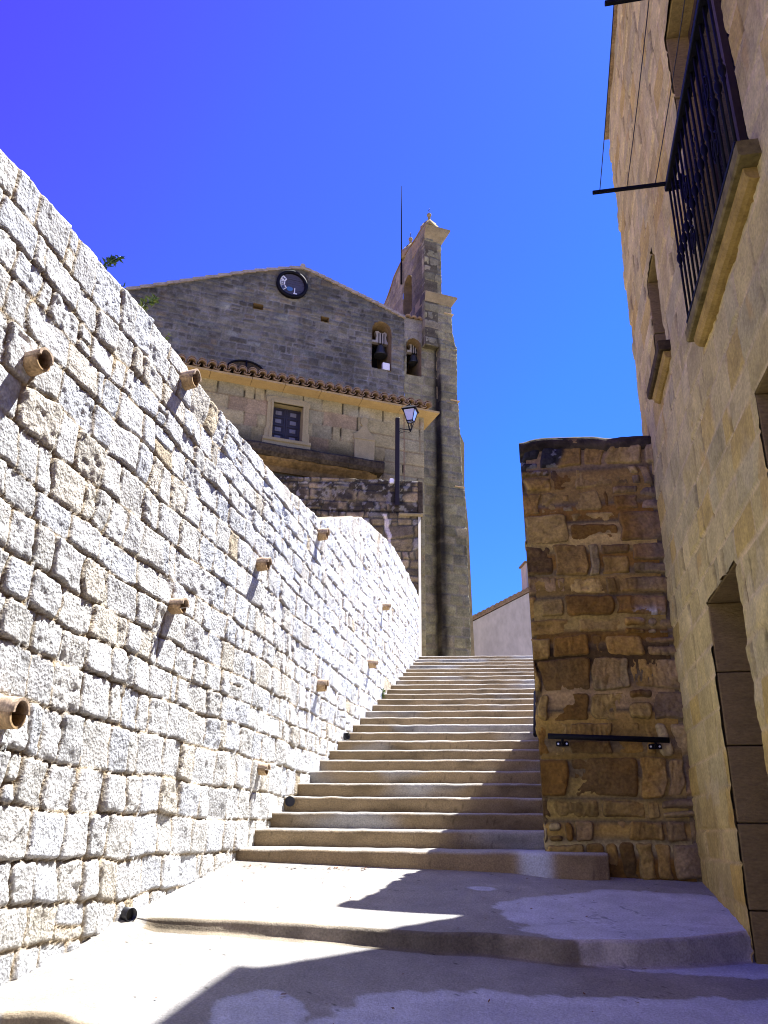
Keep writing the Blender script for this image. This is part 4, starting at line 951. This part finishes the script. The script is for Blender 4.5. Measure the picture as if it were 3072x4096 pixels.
# bells and the box in the openings: things of their own
def bell(hl, fr, x, y, sc, label):
    a0, a1, b0, b1, ry = hl; u, z = CA.px(x, y, GC-.45); P0 = fr.P(u, z, -.45)
    b = thing('church_bell', label, 'bell', P0, 'bells in the church openings')
    mb = MB(); r = .23*sc; H_ = .42*sc
    mb.lathe(P0-[0, 0, H_], [(r, 0), (r*.97, .03*sc), (r*.80, .09*sc), (r*.66, .2*sc), (r*.58, .32*sc), (r*.42, .39*sc), (r*.12, .42*sc), (.04*sc, .46*sc)], 18); mb.build('bell', M_bronze, b)
    mb = MB(); yk = Fr(P0, 70, 1); w_ = (a1-a0)*.5
    mb.prism(yk, [(-w_*.98, .04), (w_*.98, .04), (w_*.98, .11), (.20*sc, .13), (.17*sc, .30*sc), (.22*sc, .46*sc), (.11*sc, .50*sc), (.06*sc, .44*sc), (-.06*sc, .44*sc), (-.11*sc, .50*sc), (-.22*sc, .46*sc), (-.17*sc, .30*sc), (-.20*sc, .13), (-w_*.98, .11)], -.08, .08); mb.build('yoke', M_yoke, b)
    mb = MB()
    for s_ in (-.09, .0, .09): mb.box(yk, s_*sc-.015, s_*sc+.015, -.02, .42*sc, .081, .095)
    mb.build('strap', M_iron, b)
bell(H1, GF2, 822, 746, 1.05, 'larger dark bronze bell under a grey stepped yoke in the wider arched opening')
bell(H2_, GF2, 893, 767, .85, 'smaller dark bronze bell under a low yoke in the narrower arched opening')
u, z = CA.px(835.5, 791, GC+.0); bx = thing('floodlight_box', 'small white box standing on the sill of the larger bell opening', 'box', GF2.P(u, z-.1, -.10))
mb = MB(); mb.box(GF2, u-.13, u+.13, z-.12, z+.16, -.17, -.04, .012); bb_ = mb.build('box_body', M_white, bx); mb = MB(); mb.box(GF2, u-.02, u+.02, H1[2]+.002, z-.119, -.13, -.09); mb.build('box_foot', M_iron, bx)

# ------------------------------------------------------------------ dark low wall with the lamp
lo = ray(912, 1200); lo = lo*(20.7/lo[1]); LF = Fr((lo[0], lo[1], 0), 87, 1)
ST_D = dict(ST_P); ST_D.update(pal=[((.21, .165, .085), 4), ((.28, .215, .115), 3), ((.15, .12, .07), 2), ((.23, .21, .16), 2)], joint=(.09, .08, .055), ch=(.18, .40), sw=(.25, .8), depth=.045)
lwall = thing('terrace_wall', 'old dark rubble terrace wall, black with lichen along its top, carrying the street lamp', 'stone wall', LF.P(-2, PLZ, -.2))
ltp = np.array([LF.px(x, y) for x, y in ((540, 1027), (621, 1029.5), (713, 1032), (790, 1035), (913, 1039))])
def ltop(u): return np.interp(u, ltp[:, 0], ltp[:, 1])+.012*fbm(u*4, u*0, 1001, 2)
zl_ = LF.px(860, 1106)[1]
crk = np.array([LF.px(x, y) for x, y in ((830, 1110), (834, 1122), (836, 1140), (842, 1160), (840, 1172), (836, 1185), (835, 1200))])
def tintD(U, V, col, d):
    k = ss(.25, -.15, (zl_-V)+.30*fbm(U*1.3, V*1.3, 1003, 4)); sp_ = fbm(U*9, V*9, 1005, 4); li = np.where((sp_ > .18)[..., None], np.array([.20, .19, .165]), np.array([.028, .025, .022])); k2 = (k*ss(-.45, .1, fbm(U*3, V*3, 1007, 3)))[..., None]
    col = col*(1-.85*k2)+li*.85*k2
    m_ = (np.abs(V-zl_) < .02)[..., None]; col = np.where(m_, col*.35, col)
    cx = np.interp(V, crk[::-1, 1], crk[::-1, 0])+.015*fbm(V*9, V*0, 1009, 2); wd_ = .045*(1+.6*fbm(V*5, U*0, 1011, 2)); mk = ss(wd_+.015, wd_-.01, np.abs(U-cx))*(V < crk[0, 1])*(V > crk[-1, 1]); mk = mk[..., None]
    return col*(1-mk)+np.array([.62, .55, .46])*mk
uLl = LF.px(540, 1100)[0]
masonry('masonry', LF, np.linspace(uLl, -.10, int(-uLl/.028)), np.linspace(0, 1, 170), ST_D, 91, M_rub, lwall, lambda u: u*0+PLZ, ltop, norm=True, thick=.5, tint=tintD)
mb = MB(); zt_ = LF.px(905, 1112)[1]                 # dressed quoin edge catching the sun
mb.add([LF.P(-.10, PLZ, .02), LF.P(-.02, PLZ, -.14), LF.P(-.02, zt_, -.14), LF.P(-.10, zt_, .02), LF.P(-.10, PLZ, -.5), LF.P(-.02, PLZ, -.5), LF.P(-.02, zt_, -.5), LF.P(-.10, zt_, -.5)], [(0, 1, 2, 3), (1, 5, 6, 2), (3, 2, 6, 7), (0, 4, 5, 1)]); mb.build('quoin', M_plas, lwall)
mb = MB(); zt2 = ltop(np.array([-.1]))[0]; mb.box(LF, -.098, .035, zt_+.03, zt2-.02, -.5, .03, .02); mb.build('end_block', M_ledge, lwall)
mb = MB(); mb.extr(LF, -.62, .03, [(-.02, zt_+.028), (.05, zt_+.028), (.06, zt_-.0), (.03, zt_-.05), (-.02, zt_-.05)]); mb.build('moulding', M_corn2, lwall)
jb = LF.px(846.5, 1039.5, .05); bx = thing('junction_box', 'small white electrical box on the wall top beside the lamp post', 'box', LF.P(jb[0], jb[1], .04)); mb = MB(); mb.box(LF, jb[0]-.062, jb[0]+.062, jb[1]-.068, jb[1]+.068, .028, .085, .01); b1_ = mb.build('box_body', M_white, bx); mb = MB(); mb.box(LF, jb[0]-.05, jb[0]+.05, jb[1]-.055, jb[1]+.055, .0855, .092, .002); mb.build('box_lid', M_white, bx)
lamp = thing('street_lamp', 'black wall mounted street lamp with a square tapered glass lantern on a scroll arm', 'street lamp', LF.P(*LF.px(858, 1093, .09), .09))
pb, ptp = LF.px(858, 1093, .09), LF.px(861, 903, .09); mb = MB(); mb.box(LF, pb[0]-.06, pb[0]+.06, pb[1], ptp[1], .035, .14, .012); mb.build('pole', M_pole, lamp)
lu, lz = LF.px(886.5, 893, .30); cL = .30
zr = LF.px(887, 888, cL)[1]; zbm = LF.px(886, 910.5, cL)[1]; zap = LF.px(886, 871, cL)[1]; ztip = LF.px(886, 931, cL)[1]
LC = LF.P(lu, 0, cL)
th = radians(28)
def sq(hw, z): return [LC+[hw*1.414*cos(th+k*pi/2), hw*1.414*sin(th+k*pi/2), z] for k in range(4)]
hr, hb_ = .165, .085
mb = MB(); mb.loft([sq(.20, zr), sq(.205, zr+.02), sq(.115, zr+.105), sq(.10, zr+.13), sq(.04, zr+.16), sq(.03, zr+.165)]); mb.lathe(LC+[0, 0, zr+.16], [(.012, 0), (.022, .02), (.012, .045), (.004, .06)], 8); mb.build('lantern_cap', M_iron, lamp)
mb = MB(); A_, B_ = sq(hr, zr-.002), sq(hb_, zbm)
for k in range(4): mb.tube([A_[k], B_[k]], .012, 6); mb.tube([A_[k], A_[(k+1) % 4]], .010, 6); mb.tube([B_[k], B_[(k+1) % 4]], .013, 6)
fr_ = mb.build('lantern_frame', M_iron, lamp)
for k in range(4):
    mb = MB(); i, j = k, (k+1) % 4; cen = (A_[i]+A_[j]+B_[i]+B_[j])/4; ins = (LC+[0, 0, cen[2]]-cen)*.04
    q = [A_[i], A_[j], B_[j], B_[i]]; f = [p+ins for p in q]; g = [p+ins*2.2 for p in q]; mb.add(f+g, [(0, 1, 2, 3), (7, 6, 5, 4), (0, 4, 5, 1), (1, 5, 6, 2), (2, 6, 7, 3), (3, 7, 4, 0)]); mb.build('glass_pane', M_glass, fr_)
mb = MB(); Cc = sq(.03, ztip+.05)
for k in range(4): mb.tube([B_[k], B_[k]*.5+Cc[k]*.5+(B_[k]-LC-[0, 0, B_[k][2]])*-.12, Cc[k]], .011, 6)
mb.lathe(LC+[0, 0, ztip-.03], [(.005, 0), (.022, .02), (.03, .05), (.045, .075), (.03, .09)], 10); mb.build('lantern_basket', M_iron, lamp)
mb = MB(); p0 = LF.P(pb[0]+.047, ztip+.17, .09); p1 = LC+[0, 0, ztip+.03]; d_ = p1-p0
mb.tube([p0, p0+d_*.5, p1], .014, 8); mb.tube([p0-[0, 0, .16]]+[p0+d_*f-[0, 0, .16-.07*f-.05*sin(f*pi)] for f in (.2, .45, .7, .92)], .008, 6)
mb.tube([p0+d_*.16+np.array([0, 0, -.09])+.035*(cos(t)*d_/np.linalg.norm(d_)+sin(t)*np.array([0, 0, 1])) for t in np.linspace(0, 5.5, 12)], .007, 6); mb.build('scroll_arm', M_iron, lamp)

# ------------------------------------------------------------------ plastered house at the top
ph = ray(1085, 1400); ph = ph*(29/ph[1]); HP = Fr((ph[0], ph[1], 0), 84, 1)
vill = thing('plastered_house', 'pale stained plaster house with a sloping tiled verge at the head of the stairs', 'house', HP.P(0, PLZ, -1))
v0 = HP.px(1010, 1348.5); v1 = HP.px(1150, 1276.5); sl = (v1[1]-v0[1])/(v1[0]-v0[0]); v2 = (v1[0]+2.2, v1[1]+2.2*sl)
mb = MB(); mb.prism(HP, [(v0[0], PLZ), (v2[0]+3, PLZ), (v2[0]+3, v2[1]-3*sl), (v2[0], v2[1]), v0], 0, -7); mb.build('wall', M_plas, vill)
mb = MB(); mb.prism(HP, [(v0[0]-.1, v0[1]-.02), (v2[0], v2[1]+.03), (v2[0], v2[1]+.16), (v0[0]-.1, v0[1]+.11)], .06, -7.1); mb.prism(HP, [(v2[0]+.001, v2[1]+.03), (v2[0]+3.2, v2[1]-3.2*sl), (v2[0]+3.2, v2[1]-3.2*sl+.13), (v2[0]+.001, v2[1]+.16)], .06, -7.1); mb.build('roof', M_tile, vill)
mb = MB(); n = 28
for i in range(n):
    u = v0[0]-.1+(v2[0]-v0[0])*i/n; z = v0[1]+.115+(u-v0[0])*sl; mb.loft([[HP.P(u+.10*cos(q), z+.02+.085*sin(q)+.10*cos(q)*sl, c) for q in np.linspace(0, pi, 7)] for c in (.09, -7)], True, True, True)
mb.build('roof_tile', M_tile, vill)
c0 = HP.px(1135.5, 1213, -1.0); cbm = v1[1]-.3; mb = MB(); mb.box(HP, c0[0], c0[0]+.75, cbm, c0[1]-.06, -1.7, -1.0); ch = mb.build('chimney', M_plas, vill); mb = MB(); mb.box(HP, c0[0]-.07, c0[0]+.82, c0[1]-.058, c0[1], -1.77, -.93); mb.build('chimney_cap', M_tile, ch)

# ------------------------------------------------------------------ plants
def sprig(label, base, tip, n, size, mat, droop=.08, seed=0, cat='plant'):
    R = random.Random(seed); base, tip = np.asarray(base), np.asarray(tip)
    t = thing('sprig', label, cat, base); pts = [base+(tip-base)*f+np.array([0, 0, droop*4*f*(1-f)]) for f in np.linspace(0, 1, 7)]
    mb = MB(); mb.tube(pts, [.006*(1-.7*f) for f in np.linspace(0, 1, 7)], 6); mb.build('stem', M_stem, t)
    mb = MB()
    for i in range(n):
        f = R.uniform(.12, 1.0); k = f*6; j = min(int(k), 5); p = pts[j]+(pts[j+1]-pts[j])*(k-j)
        d = np.array([R.gauss(0, 1), R.gauss(0, 1), R.gauss(-.2, .8)]); d /= np.linalg.norm(d); s_ = np.cross(d, [R.random(), R.random(), R.random()]); s_ /= np.linalg.norm(s_); up = np.cross(s_, d); L_ = size*R.uniform(.6, 1.25); W_ = L_*.42
        q = p+d*.004; mb.add([q, q+d*L_*.4+s_*W_*.5+up*L_*.1, q+d*L_, q+d*L_*.4-s_*W_*.5+up*L_*.1, q+d*L_*.45-up*L_*.05], [(0, 1, 4), (1, 2, 4), (2, 3, 4), (3, 0, 4)], False)
    mb.build('foliage', mat, t)
def lwp(x, y, c): return LW.P(*LW.px(x, y, c), c)
sprig('dark green leafy sprig leaning over the wall top against the sky', lwp(200, 592, -.42), lwp(259, 556, -.30), 75, .055, M_leafd, .02, 1)
sprig('tiny leaf tip peeping above the wall below the dark sprig', lwp(252, 640, -.35), lwp(267, 617, -.28), 12, .040, M_leafd, .0, 2)
sprig('bright yellow green sprig over the wall against the church gable', lwp(288, 678, -.35), lwp(338, 645, -.25), 60, .060, M_leaf, .02, 3)
sprig('very small pale sprig low on the wall top before the gable', lwp(348, 735, -.3), lwp(366, 722, -.22), 12, .035, M_leaf, .0, 4)
q = onz(824, 1503, stepZ(16)); q = ray(824, 1503); q = q*(stepY(16)+.02)/q[1]
sprig('green weed tuft growing where the stairs meet the white wall', q-[0, 0, .10], q+[.03, -.05, .10], 45, .055, M_leaf, .0, 5, 'weed')
q = ray(693, 1614); q = q*(stepY(8)-.02)/q[1]
sprig('thin dry weed on a stair tread near the white wall', q-[0.02, 0, .06], q+[.05, -.03, .07], 14, .035, M_leaf, .0, 6, 'weed')

# litter swept against the lowest step
mb = MB(); R = random.Random(12)
for i in range(150):
    if i < 90: x = R.gauss(-.55, .35); y = stepY(1)-.09-.02*x-abs(R.gauss(0, .05))
    else: x = R.uniform(-1.4, 2.2); y = R.uniform(4.3, 7.3)
    if y > float(curb1(x))-.12 and y < float(curb1(x))+.05: continue
    z = (terrA(x, y) if y > float(curb1(x)) else terrB(x, y))+.011; a = R.uniform(0, 6.3); l = R.uniform(.006, .026); w_ = l*R.uniform(.2, .6)
    d = np.array([cos(a), sin(a), R.uniform(-.1, .3)]); q = np.array([-sin(a), cos(a), R.uniform(-.2, .2)]); p = np.array([x, y, z])
    mb.add([p-d*l, p-q*w_, p+d*l, p+q*w_], [(0, 1, 2, 3)])
lt = mb.build('leaf_litter', plain('dry_leaf', (.13, .06, .03), .9, .1)); lt['kind'] = 'stuff'; lt['label'] = 'dry brown leaf scraps scattered at the foot of the stairs'; lt['category'] = 'leaf litter'
